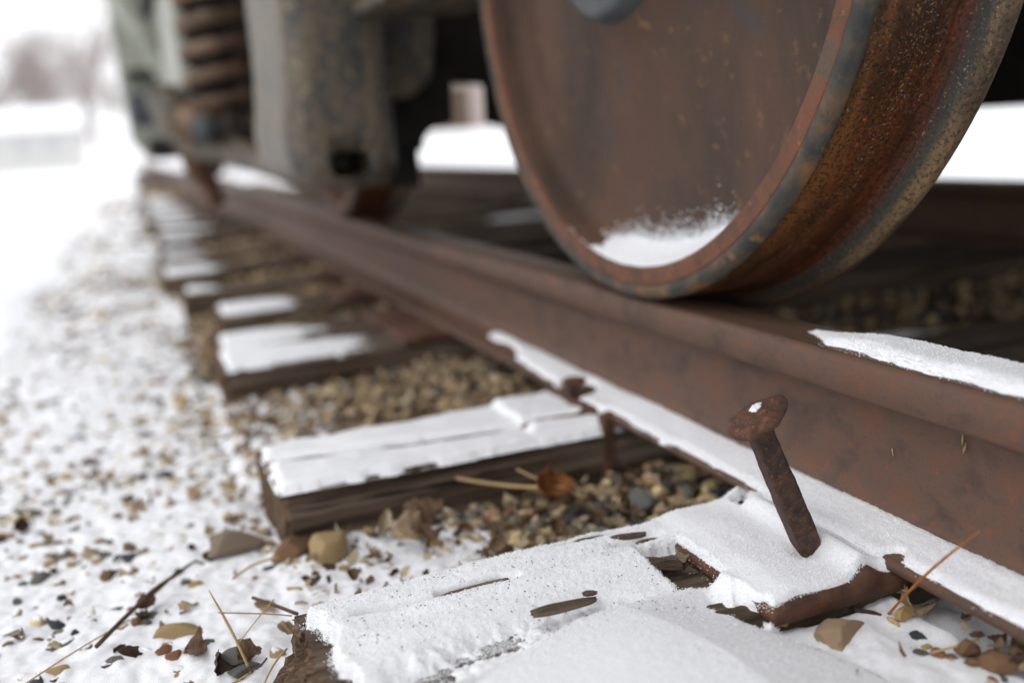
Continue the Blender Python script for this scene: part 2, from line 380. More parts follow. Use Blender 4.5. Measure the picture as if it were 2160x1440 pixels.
# ================================================================== TRACK
def sweep_y(name, prof, ys, mt, parent=None, closed=True):
    prof = np.array(prof, float); n = len(prof); k = len(ys)
    V = np.zeros((n, k, 3)); V[:, :, 0] = prof[:, None, 0]; V[:, :, 2] = prof[:, None, 1]; V[:, :, 1] = np.asarray(ys)[None, :]
    F = grid_faces(n, k, wrap_u=closed)
    o = obj(name, mesh(name, V.reshape(-1, 3), F), mt, parent)
    return o
def rail_profile():
    h = [(-.009, -.120), (-.0086, -.060), (-.0098, -.050), (-.016, -.0445), (-.028, -.0400), (-.0345, -.0375), (-.0364, -.0345),
         (-.0366, -.020), (-.0362, -.009), (-.0340, -.0045), (-.0290, -.0018), (-.018, -.0004), (0, 0)]
    b = [(-.009, -.125), (-.0105, -.138), (-.016, -.1455), (-.028, -.1480), (-.062, -.1515), (-.0655, -.1530), (-.0668, -.1560), (-.0665, -.1605), (-.0640, -.162), (0, -.162)]
    left = b[::-1]+h
    right = [(-x, z) for x, z in left[::-1]][1:-1]
    return left+right
def add_rail(label, x):
    root = empty("rail", (x, 0, 0)); tag(root, label, "rail", "rails of the track")
    P = rail_profile()
    ys = np.concatenate([np.arange(-3, .2, .4), np.arange(.2, 2.2, .05), np.arange(2.2, 40, .8)])
    head = [p for p in P if p[1] > -.0510]; 
    o = sweep_y("rail_body", P, ys, M_rail, root)
    # running surface as its own skin 0.4 mm proud of the crown
    top = [(-.0290, -.0014), (-.018, .0000), (0, .0004), (.018, .0000), (.0290, -.0014)]
    sweep_y("running_surface", top, ys, M_railtop, root, closed=False)
    return root
rail1 = add_rail("near rusty rail running away under the big wheel, snow on its base", 0.0)
rail2 = add_rail("far rail in deep shade beneath the railcar, on the other side of the track", 1.505)

def tie_mesh(x0, x1, y0, y1, zt, h, dx, dp, seed, cracks=(), rag=.010, skew=0., slant=0.):
    """perimeter x length sheet with grain, cracks in the top and a ragged broken end at x0"""
    w_ = y1-y0; L = 2*(w_+h); n = int(L/dp)
    per = np.arange(n)/n*L
    py = np.where(per < w_, per, np.where(per < w_+h, w_, np.where(per < 2*w_+h, w_-(per-w_-h), 0)))
    pz = np.where(per < w_, 0, np.where(per < w_+h, -(per-w_), np.where(per < 2*w_+h, -h, -h+(per-2*w_-h))))
    ny = np.where((per < w_), 0, np.where(per < w_+h, 1, np.where(per < 2*w_+h, 0, -1)))
    nz = np.where((per < w_), 1, np.where(per < w_+h, 0, np.where(per < 2*w_+h, -1, 0)))
    fine_end = x0+.62
    xs = np.concatenate([x0+np.array([0, .0015, .003, .005, .008]), np.arange(x0+.011, min(fine_end, x1), dx), np.arange(max(fine_end, x0+.011), x1, .12), [x1]])
    PY, XS = np.meshgrid(py, xs, indexing='ij'); PZ = np.broadcast_to(pz[:, None], PY.shape)
    g = fbm(XS*5, PY*150, PZ*150, seed, 4)*.0022 + fbm(XS*9, PY*35, PZ*35, seed+9, 3)*.0028
    top = (nz[:, None] > .5)
    for (cyy, slope, x_a, x_b, dep) in cracks:
        cc = cyy+slope*(XS-x0)+.002*fbm(XS*25, 0*XS, 0, seed+5, 3)
        g = g-np.where(top, dep*np.exp(-((y0+PY-cc)/.0028)**2)*ss(x_a-.02, x_a, XS)*ss(x_b+.02, x_b, XS), 0)
    # round the arrises
    ed = np.minimum(np.abs(PY), np.abs(w_-PY)); ez = np.minimum(np.abs(PZ), np.abs(h+PZ))
    Yp = y0+PY+ny[:, None]*g; Zp = zt+PZ+nz[:, None]*g
    rr = .007
    Zp = Zp-np.where(top, rr*(1-np.sqrt(np.clip(1-(1-np.clip(ed/rr, 0, 1))**2, 0, 1)))*.8, 0)
    # ragged end: each strand of grain breaks at its own length
    rg = rag*(.8*fbm(PY*90+3*PZ, PZ*45, 0, seed+20, 3)+.5*vn(PY*300, PZ*60, 0, seed+23)+.6*np.where(vn(PY*22, PZ*14, 3, seed+25) > .1, 1, -.6))
    Xp = XS+np.where(XS < x0+.0105, rg*ss(x0+.0105, x0, XS), 0)+skew*(PY-w_/2)+slant*PZ*ss(x0+.06, x0, XS)
    V = np.stack([Xp, Yp, Zp], -1)
    F = [grid_faces(n, len(xs), wrap_u=True)]
    # end cap: rings shrinking to the centre
    caps = []; base = n*len(xs); ring_prev = np.arange(n)*len(xs)
    cyc, czc = w_/2, -h/2
    K = 16
    for k in range(1, K+1):
        s = 1-k/K*.985
        qy = cyc+(py-cyc)*s; qz = czc+(pz-czc)*s
        rgk = rag*(.8*fbm(qy*90+3*qz, qz*45, 0, seed+20, 3)+.5*vn(qy*300, qz*60, 0, seed+23)+.6*np.where(vn(qy*22, qz*14, 3, seed+25) > .1, 1, -.6))
        caps.append(np.stack([x0+rgk+skew*(qy-w_/2)+slant*qz, y0+qy, zt+qz], -1))
        ring = base+(k-1)*n+np.arange(n)
        F.append(np.stack([ring_prev, ring, np.roll(ring, -1), np.roll(ring_prev, -1)], -1)); ring_prev = ring
    V = np.concatenate([V.reshape(-1, 3)]+caps)
    nb = len(F[0]); me = mesh("railroad_tie", V, np.concatenate(F))
    me.materials.append(M_wood); me.materials.append(M_endgrain)
    mi = np.zeros(len(me.polygons), dtype=np.int32); mi[nb:] = 1
    j = np.tile(np.arange(len(xs)-1), n); mi[:nb][j < 4] = 1
    me.polygons.foreach_set("material_index", mi)
    return me
TIES = [  # x0, y0, y1, label
    (-.526, .588, .786, "nearest snow covered tie with a crumbled broken end at the bottom of the photo"),
    (-.492, 1.082, 1.262, "second nearest tie, squared end, two long bands of snow split by a crack"),
    (-.490, 1.790, 1.975, "third tie from the camera, front one of a touching pair, snow on its end"),
    (-.478, 1.985, 2.165, "fourth tie, pushed against the back of the third, narrow snow band on it"),
    (-.440, 2.400, 2.600, "fifth tie from the camera with a short snow patch and dark front face"),
    (-.500, 2.830, 3.030, "sixth tie from the camera, mostly bare grey wood"),
    (-.535, 3.350, 3.600, "seventh tie from the camera, bright snow band on its outer end"),
    (-.520, 3.900, 4.110, "eighth tie from the camera with a thin lilac snow band"),
    (-.500, 4.620, 4.850, "ninth tie from the camera, far and blurred")]
ords = ["tenth", "eleventh", "twelfth", "thirteenth", "fourteenth", "fifteenth", "sixteenth", "seventeenth"]
for i in range(8):
    TIES.append((-.50+.03*math.sin(i*2.3), 5.25+i*.62, 5.47+i*.62, ords[i]+" tie from the camera, small and strongly blurred"))
for i, (x0, y0, y1, lab) in enumerate(TIES):
    if i == 0: me = tie_mesh(x0, 2.03, y0, y1, -.178, .15, .0035, .0024, 5, cracks=((.731, 0, -.46, -.31, .006), (.69, .02, -.40, -.2, .004)), rag=.0125, skew=-.05, slant=.16)
    elif i == 1: me = tie_mesh(x0, 2.03, y0, y1, -.174, .15, .005, .0035, 15, cracks=((1.196, -.175, -.60, -.10, .026),), rag=.002, skew=-.03)
    elif i < 9: me = tie_mesh(x0, 2.0, y0, y1, -.178, .15, .02, .008, 25+i, cracks=(), rag=.003)
    else: me = tie_mesh(x0, 2.0, y0, y1, -.178, .15, .1, .02, 25+i, cracks=(), rag=.004)
    o = obj("railroad_tie", me); tag(o, lab, "railroad tie", "wooden ties under the rails")

# snow lying on ties 2 and up
def snow_cap(i, x0, x1, y0, y1, zt, T, res, fade, crack=None, label=""):
    xs = np.arange(x0, x1, res); ys = np.arange(y0, y1+res, res)
    X, Y = np.meshgrid(xs, ys, indexing='ij')
    d = np.minimum(np.minimum(X-x0, x1-X), np.minimum(Y-y0, y1-Y))
    d = d-.005*(1+fbm(X*45, Y*60, 0, 70+i, 4))-.2*fade*np.clip(fbm(X*14, Y*22, 0, 80+i, 3)+.25, 0, 1)*ss((x0+x1)/2, x1, X)
    if crack is not None:
        cc = crack[0]+crack[1]*(X-x0)+.002*fbm(X*25, 0*X, 0, 20, 3)
        d = np.minimum(d, np.abs(Y-cc)-.0088-.0020*fbm(X*80, Y*80, 0, 3, 2))
    prof = np.sqrt(np.clip(1-(1-np.clip(d/.012, 0, 1))**2, 0, 1))
    th = T*(1+.55*fbm(X*14, Y*34, 0, 95+i, 4))+.0005*fbm(X*300, Y*300, 0, 97, 2)
    th = th-(T+.004)*ss(x0+.30*(x1-x0), x1, X+.05*fbm(X*10, Y*40, 0, 99, 3))*(1 if fade > 0 else 0)
    th = th+.0016*fbm(X*180, Y*320, 0, 98, 2)*ss(.004, .001, th)
    Z = zt+(np.maximum(th, -.003)+.004)*prof-.004
    if i == 1: Z = Z+.0085*ss(-.172, -.160, X)*ss(1.098, 1.108, Y)
    o = obj("snow", sheet("snow", xs, ys, Z, d > -.002), M_snow); tag(o, label, "snow", "snow lying on the ties", "stuff")
snow_cap(1, -.494, -.045, 1.078, 1.266, -.1735, .0085, .003, .0, crack=(1.196, -.175), label="two even bands of snow on the second tie")
snow_cap(2, -.486, -.12, 1.792, 1.972, -.178, .0075, .004, .08, label="snow on the outer half of the third tie")
snow_cap(3, -.474, -.20, 1.990, 2.155, -.178, .0065, .006, .03, label="narrow snow band on the fourth tie, behind the touching pair's joint")
snow_cap(4, -.436, -.18, 2.41, 2.59, -.178, .007, .008, .06, label="short bright snow patch on the outer end of the fifth tie")
snow_cap(5, -.49, -.38, 2.90, 3.02, -.178, .008, .01, .03, label="faint snow on the outer end of the sixth tie")
snow_cap(6, -.53, -.30, 3.37, 3.59, -.178, .009, .012, .05, label="bright snow band on the outer end of the seventh tie")
snow_cap(7, -.51, -.33, 3.93, 4.10, -.178, .010, .012, .04, label="thin snow on the outer end of the eighth tie")
snow_cap(8, -.49, -.30, 4.65, 4.84, -.178, .010, .015, .04, label="thin snow on the outer end of the ninth tie")

for i_ in range(9, len(TIES)):
    a_, b_, c_, _l = TIES[i_]; snow_cap(i_, a_+.01, -.15, b_+.01, c_-.01, -.178, .006, .012, .04, label="thin blurred snow on the "+_l.split(' ')[0]+" tie")
# ---------------------------------------------------------------- tie plates
def plate_top(X, xo):
    """height over rail seat of the plate's upper face, by distance from its outer end"""
    u = X-xo
    return -.0045*(1-ss(0, .03, u)) + .0100*np.exp(-((u-.094)/.011)**2)
def tie_plate(label, y0, y1, xo=-.182, holes=(), zoff=0.):
    root = empty("tie_plate", (0, (y0+y1)/2, -.170)); tag(root, label, "tie plate", "tie plates under the near rail")
    xs = np.concatenate([np.arange(xo, -.060, .003), np.array([-.05, 0, .05, .07, .10, .15])]); ys = np.arange(y0, y1+.0015, .003)
    X, Y = np.meshgrid(xs, ys, indexing='ij')
    Zt = -.1625+plate_top(X, xo)+.0004*fbm(X*90, Y*90, 0, 8, 3)+zoff
    Zt = np.where(X > -.07, -.1628+zoff, Zt)
    dd = np.minimum(np.minimum(X-xo, 1), np.minimum(Y-y0, y1-Y)); Zt = Zt-.0025*np.clip(1-dd/.003, 0, 1)
    inh = np.zeros_like(X, bool)
    for (hx, hy, hs) in holes: inh |= (abs(X-hx) < hs/2) & (abs(Y-hy) < hs/2)
    F = grid_faces(len(xs), len(ys)); n = X.size
    keepq = ~(inh.ravel()[F].any(axis=1)); FT = F[keepq]
    Zb = np.full_like(Zt, -.1795+zoff)
    V = np.concatenate([np.stack([X, Y, Zt], -1).reshape(-1, 3), np.stack([X, Y, Zb], -1).reshape(-1, 3)])
    FB = FT[:, ::-1]+n
    # side walls where an edge belongs to one quad only
    E = np.concatenate([FT[:, [0, 1]], FT[:, [1, 2]], FT[:, [2, 3]], FT[:, [3, 0]]])
    key = np.sort(E, axis=1); kk = key[:, 0]*n+key[:, 1]; u, inv, cnt = np.unique(kk, return_inverse=True, return_counts=True)
    B = E[cnt[inv] == 1]; FS = np.stack([B[:, 1], B[:, 0], B[:, 0]+n, B[:, 1]+n], -1)
    V = V-np.array([0, (y0+y1)/2, -.170])
    o = obj("plate", mesh("plate", V, np.concatenate([FT, FB, FS]), smooth=False), M_plate, root)
    return root
tie_plate("near tie plate with a loose spike standing in it, half under snow", .580, .775, holes=((-.088, .7560, .019), (-.098, .646, .022)))
tie_plate("second tie plate, under the rail on the second tie", 1.105, 1.270, xo=-.165, zoff=.001)
for i in (2, 3, 4, 5, 6, 7, 8):
    y0 = TIES[i][1]; tie_plate(f"blurred rusty tie plate where the rail crosses the {['','','third','fourth','fifth','sixth','seventh','eighth','ninth'][i]} tie", y0, y0+.17, xo=-.15, zoff=.0)

# ---------------------------------------------------------------- spikes
def spike(name, label, base, head, yaw, half, headsize, parts_mat, headyaw, embed=.02, group=None):
    base, head = Vector(base), Vector(head); ax = (head-base).normalized()
    root = empty(name, base); tag(root, label, "railroad spike", group)
    q = Vector((0, 0, 1)).rotation_difference(ax).to_matrix() @ Matrix.Rotation(yaw, 3, 'Z')
    L = (head-base).length
    nz = 60; nn = 10; V = []; 
    per = []
    for s in range(4):
        for k in range(nn):
            t = -1+2*k/nn
            per.append([(t, -1), (1, t), (-t, 1), (-1, -t)][s])
    per = np.array(per); r = np.max(np.abs(per), axis=1); 
    ln = np.linalg.norm(per, axis=1); per = per*np.minimum(1, 1.84/np.abs(per).sum(axis=1))[:, None]       # soften the corners
    Zs = np.linspace(-embed, L-.004, nz)
    for z in Zs:
        g = half*(1+.05*math.sin(z*40)+.24*max(0, (z-(L-.024))/.024)**2)
        for k, p in enumerate(per):
            e = .0007*float(fbm(p[0]*1.3, p[1]*1.3, z*90, 3, 4))
            V.append(q @ Vector((p[0]*(g+e), p[1]*(g+e), z)))
    n = len(per); F = [(i*n+j, i*n+(j+1) % n, (i+1)*n+(j+1) % n, (i+1)*n+j) for i in range(nz-1) for j in range(n)]
    F.append(tuple(range(n))[::-1])
    obj("shank", mesh("shank", np.array(V), F, smooth=False), parts_mat[0], root)
    # head: an oval button, flat under, domed above, pushed off centre
    qa = Vector((0, 0, 1)).rotation_difference(ax).to_matrix() @ Matrix.Rotation(headyaw, 3, 'Z')
    a, b, th = headsize; prof = [(0, -.001), (.55, -.0012), (.80, 0), (.95, .0020), (1.0, .0048), (.985, .0066), (.92, .0084), (.80, .0100), (.6, .0116), (.4, .0126), (.2, .0131), (0.001, .0133)]
    V = []; nn = 56
    for (rr, zz) in prof:
        for k in range(nn):
            t = 2*math.pi*k/nn
            wv = 1+.05*math.sin(2*t+1)+.04*math.sin(3*t+1)+.015*math.sin(7*t)+.02*math.sin(5*t+2)
            e = .0006*float(fbm(math.cos(t)*rr*4, math.sin(t)*rr*4, zz*200, 7, 3))
            V.append(qa @ Vector((rr*a*math.cos(t)*wv+.004, rr*b*math.sin(t)*wv, L-.008+zz/.0133*th*(1-.22*rr*math.cos(t+.6))+2*e+.0012*math.cos(t)*rr)))
    F = [(i*nn+j, i*nn+(j+1) % nn, (i+1)*nn+(j+1) % nn, (i+1)*nn+j) for i in range(len(prof)-1) for j in range(nn)]
    F.append(tuple((len(prof)-1)*nn+j for j in range(nn)))
    obj("head", mesh("head", np.array(V), F), parts_mat[1], root)
    return root, ax, qa, L
sp_root, sp_ax, sp_q, sp_L = spike("railroad_spike", "loose rusty spike leaning out of the near tie plate, speck of snow on its head",
      (-.098, .6455, -.158), (-.1555, .641, -.0290), math.radians(80), .0100, (.0278, .0215, .0128), (M_spike, M_spikehead), math.radians(2), embed=.016)
spike("railroad_spike", "driven spike holding the rail down on the second tie", (-.072, 1.19, -.17), (-.070, 1.19, -.128), 0, .008, (.018, .013, .010), (M_spike, M_spikehead), 0)
spike("railroad_spike", "spike stub hanging below the plate corner at the front of the second tie", (-.073, 1.085, -.215), (-.070, 1.085, -.150), 0, .0075, (.012, .010, .008), (M_plate, M_plate), 0)

# ---------------------------------------------------------------- the near snow: tie, plate, drift
def near_snow():
    r = .0015
    xs = np.arange(-.530, -.0085, r); ys = np.arange(.380, .800, r)
    X, Y = np.meshgrid(xs, ys, indexing='ij')
    TX0, TY0, TY1 = -.508, .588, .790
    j1 = fbm(X*60, Y*60, 0, 101, 4); j2 = fbm(X*300, Y*300, 0, 105, 2)
    gr = fbm(X*420, Y*420, 0, 107, 2)
    # ---- tie blanket
    x_end = -.503+.005*vn(X*0, Y*70, 0, 3)+.003*vn(X*0, Y*220, 0, 4)-.008*ss(.735, .76, Y)
    yfar = TY1-.010-.012*ss(-.40, -.52, X)-.010*ss(-.12, -.05, X)+.006*fbm(X*16, 0*X, 0, 111, 3)
    d_tie = np.minimum(X-x_end, yfar-Y)
    T = .0155+.0035*fbm(X*12, Y*18, 0, 113, 3)
    # long hollows along the grain, and the dusty patch
    T = T-.011*np.exp(-((Y-.7335-.002*fbm(X*20, 0*X, 0, 7, 2))/.0045)**2)*ss(-.49, -.46, X)*ss(-.33, -.345, X)*(1+.25*j1)
    T = T-.019*np.exp(-((Y-.738)/.0040)**2)*ss(-.412, -.400, X)*ss(-.342, -.352, X)
    T = T+.004*np.exp(-((Y-.718)/.012)**2)*ss(-.48, -.40, X)
    dust = np.exp(-((X+.425)/.085)**2-((Y-.632-.22*(X+.425))/.024)**2)*(.95+.55*fbm(X*14, Y*40, 0, 187, 3))
    T = T+.0010*dust*j2-.0225*dust*(1+.55*j1)-.006*np.exp(-((X+.35)/.10)**2-((Y-.668)/.012)**2)
    T = T-.0150*np.exp(-((X+.445)/.011)**2-((Y-.625)/.010)**2)
    T = T-.010*np.exp(-((X+.285)/.05)**2-((Y-.652-.0*(X+.28))/.006)**2)*(.8+.4*j1)
    T = T-.011*np.exp(-((X+.245)/.035)**2-((Y-.773)/.003)**2)-.013*np.exp(-((X+.215)/.020)**2-((Y-.745)/.006)**2)*(1+.5*j1)
    z_tie = -.178+.0004*gr
    # ---- hole beside the plate's outer end
    hx0, hx1, hy0, hy1 = -.222, -.181, .655, .731
    d_hole = np.maximum(np.maximum(hx0+.004*j1-X, X-hx1-.001), np.maximum(hy0+.35*(X-hx0)*0-Y+.004*j1+.014*ss(-.205, -.19, X)*0, Y-hy1+.25*(hx1-X)*0+.004*j1))
    # ---- plate blanket (thin) 
    onp = ss(-.190, -.176, X)*ss(.572, .584, Y)
    zp = -.1625+plate_top(X, -.182)
    base = z_tie*(1-onp)+zp*onp
    T = T*(1-onp)+(.0068+.0022*fbm(X*22, Y*22, 0, 121, 3)+.003*ss(-.12, -.07, X))*onp
    # bare plate edge along its front and its front outer corner
    d_plate = np.where(X > -.186, np.minimum(Y-.5845-.0025*j1-.0015*j2-.006*ss(-.165, -.185, X)-.006*np.exp(-((X+.085)/.016)**2), 1), 1)
    d_corner = np.where(Y < .612, X+.1775-.003*j1+.012*ss(.594, .612, Y), 1)
    # small bare square hole and a hollow at the foot of the spike
    d_h2 = np.maximum(np.abs(X+.088)-.0095, np.abs(Y-.756)-.010)+.0015*j1
    foot = np.sqrt(((X+.104)/1.0)**2+((Y-.640)/1.0)**2)
    T = T-.0075*np.exp(-(foot/.013)**2)+.002*np.exp(-((X+.070)**2+(Y-.640)**2)/.018**2)
    # ---- the drift in front
    yl = .602-.02*ss(-.38, -.30, X)
    dr_in = ss(-.56, -.40, X)
    right = -.178-.055*(Y-.56)/.10*0
    edge_r = np.interp(Y, [.38, .474, .508, .562, .584, .63, .66], [-.075, -.112, -.125, -.166, -.178, -.184, -.186])+.004*fbm(X*0, Y*30, 0, 131, 3)
    drift_h = -.1640+.0075*np.exp(-((X+.30)/.10)**2-((Y-.575)/.06)**2)+.003*fbm(X*7, Y*7, 0, 141, 2)
    drift_h = drift_h-.8*np.clip(.455-Y, 0, 1)-.22*np.clip(X+.240+.30*(Y-.5), 0, 1)-.14*np.clip(.54-Y, 0, 1)-.7*np.clip(-.455-X+.2*(.6-Y), 0, 1)
    d_dr = np.minimum(edge_r-X, 1)
    lim = np.interp(X, [-.52, -.43, -.33, -.25, -.20], [.560, .598, .632, .652, .655])
    onD = ss(lim+.016, lim-.030, Y+.008*fbm(X*9, Y*9, 0, 181, 2))*ss(-.182, -.205, X)
    onD = np.maximum(onD, ss(.590, .574, Y)*(X < edge_r+.03)*(X > -.30))
    onD = np.maximum(onD, ss(.640, .600, Y)*(X < edge_r)*ss(-.178, -.190, X)*(X > -.30))
    # ---- blend
    dd_t = np.minimum(np.minimum(d_tie, d_plate), np.minimum(d_corner, np.minimum(d_hole, d_h2)))
    d_cov = np.where(Y > .585, dd_t, -1.)
    d_front = np.where(X < -.46, np.minimum(X-x_end, 1)*ss(.56, .585, Y)-.001, edge_r-X)
    D = np.where(onD > .5, np.maximum(d_front, np.where(Y > .585, dd_t, -1)), d_cov)
    ww = .0065
    prof = np.sqrt(np.clip(1-(1-np.clip((D+.0008*j2)/ww, 0, 1))**2, 0, 1))
    z1 = base+(np.maximum(T, -.003)+.004)*prof-.004+.0002*gr+.0002*j2
    z2 = drift_h+.0002*gr+.0003*j2
    z2 = z2-.024*(1-np.sqrt(np.clip(1-(1-np.clip((edge_r-X)/.03, 0, 1))**2, 0, 1)))
    Z = z1*(1-onD)+z2*onD
    # at the rail the sheet stops against the web; leave the lip and what is past it to the rail's own strip
    d_rail = -.060-X
    D = np.minimum(D, np.where(Y > .592, d_rail+.012, 1))
    keep = D > -.0012
    o = obj("snow", sheet("snow", xs, ys, Z, keep), M_snow)
    tag(o, "snow blanket over the nearest tie and its plate, running into the bright drift in front", "snow", None, "stuff")
    # where loose crystals rest on bare wood or steel: thinly covered patches, and a fringe round every edge
    ok = (onD < .5) & (X > x_end-.006) & (X < -.066) & (Y < yfar+.003) & (Y > np.where(X > -.186, .5825, .590)) & (d_h2 > -.001)
    bare = ok & ((Z < base+.0006) | (D < 0))
    wt = bare*(np.exp(-np.clip(-D, 0, 1)/.0025)*(D < .0005)+1.3*(D > .0005)*(.25+dust))
    wt = wt*(1-.9*((d_hole < 0)))
    return X, Y, Z, keep, D, base, wt
nsX, nsY, nsZ, nsK, nsD, nsB, nsW = near_snow()

def rail_base_snow():
    r = .002
    xs = np.arange(-.072, -.006, r*.8); ys = np.arange(.20, 1.62, r)
    X, Y = np.meshgrid(xs, ys, indexing='ij')
    j = fbm(X*70, Y*50, 0, 151, 4); j2 = fbm(X*300, Y*300, 0, 153, 2)
    lip = -.0640+.0045*fbm(0*X, Y*14, 0, 155, 3)+.0012*j
    lip = lip-.010*ss(.585, .60, Y)*ss(.76, .74, Y)              # spills onto the plate
    lip = lip-.010*ss(1.09, 1.11, Y)*ss(1.27, 1.25, Y)
    D = np.minimum(X-lip, 1)
    D = np.minimum(D, np.sqrt((X+.07)**2+(Y-1.205)**2)-.040+.003*j)       # thawed round the second tie's spike
    D = D-.06*ss(1.30, 1.62, Y)*(.55+.45*fbm(X*30, Y*10, 0, 157, 3))
    D = D-.03*np.exp(-((Y-.585)/.006)**2)*ss(-.045, -.062, X)
    base = -.1525+.0045*ss(-.066, -.016, X)
    T = .0066+.0022*fbm(X*20, Y*14, 0, 159, 3)
    T = T*(1-.30*ss(-.020, -.009, X))
    prof = np.sqrt(np.clip(1-(1-np.clip(D/.010, 0, 1))**2, 0, 1))
    Z = base-.003+(T+.003)*prof+.0006*j2
    o = obj("snow", sheet("snow", xs, ys, Z, D > -.001), M_snow)
    tag(o, "long white strip of snow along the outer foot of the near rail", "snow", None, "stuff")
    return X, Y, Z, D > 0, D
rbX, rbY, rbZ, rbK, rbD = rail_base_snow()
def rail_top_snow():
    r = .0014
    xs = np.arange(-.032, .034, r); ys = np.arange(.25, .80, r)
    X, Y = np.meshgrid(xs, ys, indexing='ij')
    j = fbm(X*90, Y*60, 0, 161, 4); j2 = fbm(X*300, Y*300, 0, 163, 2)
    near = -.0245+.0035*j+.004*fbm(0*X, Y*22, 0, 165, 3)+.018*ss(.64, .775, Y)**2-.006*np.exp(-((Y-.715)/.018)**2)
    far_ = .0290-.020*ss(.62, .775, Y)+.002*j
    D = np.minimum(np.minimum(X-near, far_-X), (.775-Y)*.25)
    T = .0080*ss(.79, .66, Y)+.0015
    prof = np.sqrt(np.clip(1-(1-np.clip(D/.011, 0, 1))**2, 0, 1))
    Z = -.0022+(T+.002)*prof*(1+.15*fbm(X*40, Y*18, 0, 167, 3))+.0006*j2
    o = obj("snow", sheet("snow", xs, ys, Z, D > -.001), M_snow)
    tag(o, "tapering ridge of snow lying on top of the near rail", "snow", None, "stuff")
    return X, Y, Z, D > 0, D
rtX, rtY, rtZ, rtK, rtD = rail_top_snow()

def rotmats(n, rng, tilt=.6):
    a = rng.uniform(0, 6.283, n); b = rng.normal(0, tilt, n); c = rng.normal(0, tilt, n)
    ca, sa, cb, sb, cc, sc_ = np.cos(a), np.sin(a), np.cos(b), np.sin(b), np.cos(c), np.sin(c)
    Rz = np.zeros((n, 3, 3)); Rz[:, 0, 0] = ca; Rz[:, 0, 1] = -sa; Rz[:, 1, 0] = sa; Rz[:, 1, 1] = ca; Rz[:, 2, 2] = 1
    Rx = np.zeros((n, 3, 3)); Rx[:, 0, 0] = 1; Rx[:, 1, 1] = cb; Rx[:, 1, 2] = -sb; Rx[:, 2, 1] = sb; Rx[:, 2, 2] = cb
    Ry = np.zeros((n, 3, 3)); Ry[:, 1, 1] = 1; Ry[:, 0, 0] = cc; Ry[:, 0, 2] = sc_; Ry[:, 2, 0] = -sc_; Ry[:, 2, 2] = cc
    return Rz @ Rx @ Ry
# loose crystals that roughen the snow nearest the focus
def grains():
    pts = []
    for (X, Y, Z, K, D, n, lim) in ((nsX, nsY, nsZ, nsK, nsD, 78000, .03), (rbX, rbY, rbZ, rbK, rbD, 22000, .012), (rtX, rtY, rtZ, rtK, rtD, 16000, .012)):
        w_ = K*(Y < 1.1)*(.30+3.0*np.exp(-np.clip(D, 0, 1)/.005)); w_ = w_.ravel()/w_.sum()
        i = RNG.choice(len(w_), n, p=w_)
        p = np.stack([X.ravel()[i], Y.ravel()[i], Z.ravel()[i]], -1); p[:, :2] += RNG.normal(0, .0009, (n, 2)); p[:, 2] += RNG.uniform(-.0002, .0004, n); pts.append(p)
    w_ = nsW.ravel()/nsW.sum(); n = 8500; i = RNG.choice(len(w_), n, p=w_)
    p = np.stack([nsX.ravel()[i], nsY.ravel()[i], nsB.ravel()[i]], -1); p[:, :2] += RNG.normal(0, .0010, (n, 2)); p[:, 2] += RNG.uniform(.0, .0012, n); pts.append(p)
    # a scatter fallen on bare steel near the edges of the ridge
    n = 500; p = np.stack([RNG.uniform(-.034, .0, n), RNG.uniform(.35, .72, n), np.full(n, .0006)], -1); pts.append(p)
    P = np.concatenate(pts); n = len(P)
    oc = np.array([(1, 0, 0), (-1, 0, 0), (0, 1, 0), (0, -1, 0), (0, 0, 1), (0, 0, -1)], float)
    of = np.array([(0, 2, 4), (2, 1, 4), (1, 3, 4), (3, 0, 4), (2, 0, 5), (1, 2, 5), (3, 1, 5), (0, 3, 5)])
    s = RNG.uniform(.00025, .00065, n)[:, None, None]*RNG.uniform(.6, 1.3, (n, 1, 3))
    a = RNG.uniform(0, 6.28, n); ca, sa = np.cos(a), np.sin(a); b = RNG.uniform(0, 6.28, n); cb, sb = np.cos(b), np.sin(b)
    V = oc[None]*s
    x, y, z = V[..., 0]*ca[:, None]-V[..., 1]*sa[:, None], V[..., 0]*sa[:, None]+V[..., 1]*ca[:, None], V[..., 2]
    y, z = y*cb[:, None]-z*sb[:, None], y*sb[:, None]+z*cb[:, None]
    V = np.stack([x, y, z], -1)+P[:, None, :]
    F = (of[None]+6*np.arange(n)[:, None, None]).reshape(-1, 3)
    o = obj("snow_grains", mesh("snow_grains", V.reshape(-1, 3), F, smooth=False), M_grain)
    tag(o, "loose snow crystals roughening the snow around the leaning spike", "snow", None, "stuff")
grains()
def wood_crumbs():
    w_ = (nsW*(nsX < -.25)).ravel()+.004*(nsK*(nsX < -.2)*(nsY > .62)).ravel(); w_ = w_/w_.sum(); n = 5200; i = RNG.choice(len(w_), n, p=w_)
    P = np.stack([nsX.ravel()[i], nsY.ravel()[i], np.maximum(nsZ, nsB).ravel()[i]+.0003], -1); P[:, :2] += RNG.normal(0, .0012, (n, 2))
    of = np.array([(0, 2, 4), (2, 1, 4), (1, 3, 4), (3, 0, 4)]); oc = np.array([(1.6, 0, 0), (-1.6, 0, 0), (0, .8, 0), (0, -.8, 0), (0, 0, .8)])
    V = np.einsum('nij,nkj->nki', rotmats(n, RNG, .3), oc[None]*RNG.uniform(.0003, .00085, (n, 1, 1)))+P[:, None]
    o = obj("wood_crumbs", mesh("wood_crumbs", V.reshape(-1, 3), (of[None]+5*np.arange(n)[:, None, None]).reshape(-1, 3), smooth=False), M_wood)
    tag(o, "brown wood crumbs dirtying the thin snow on the nearest tie", "wood crumbs", None, "stuff")
wood_crumbs()
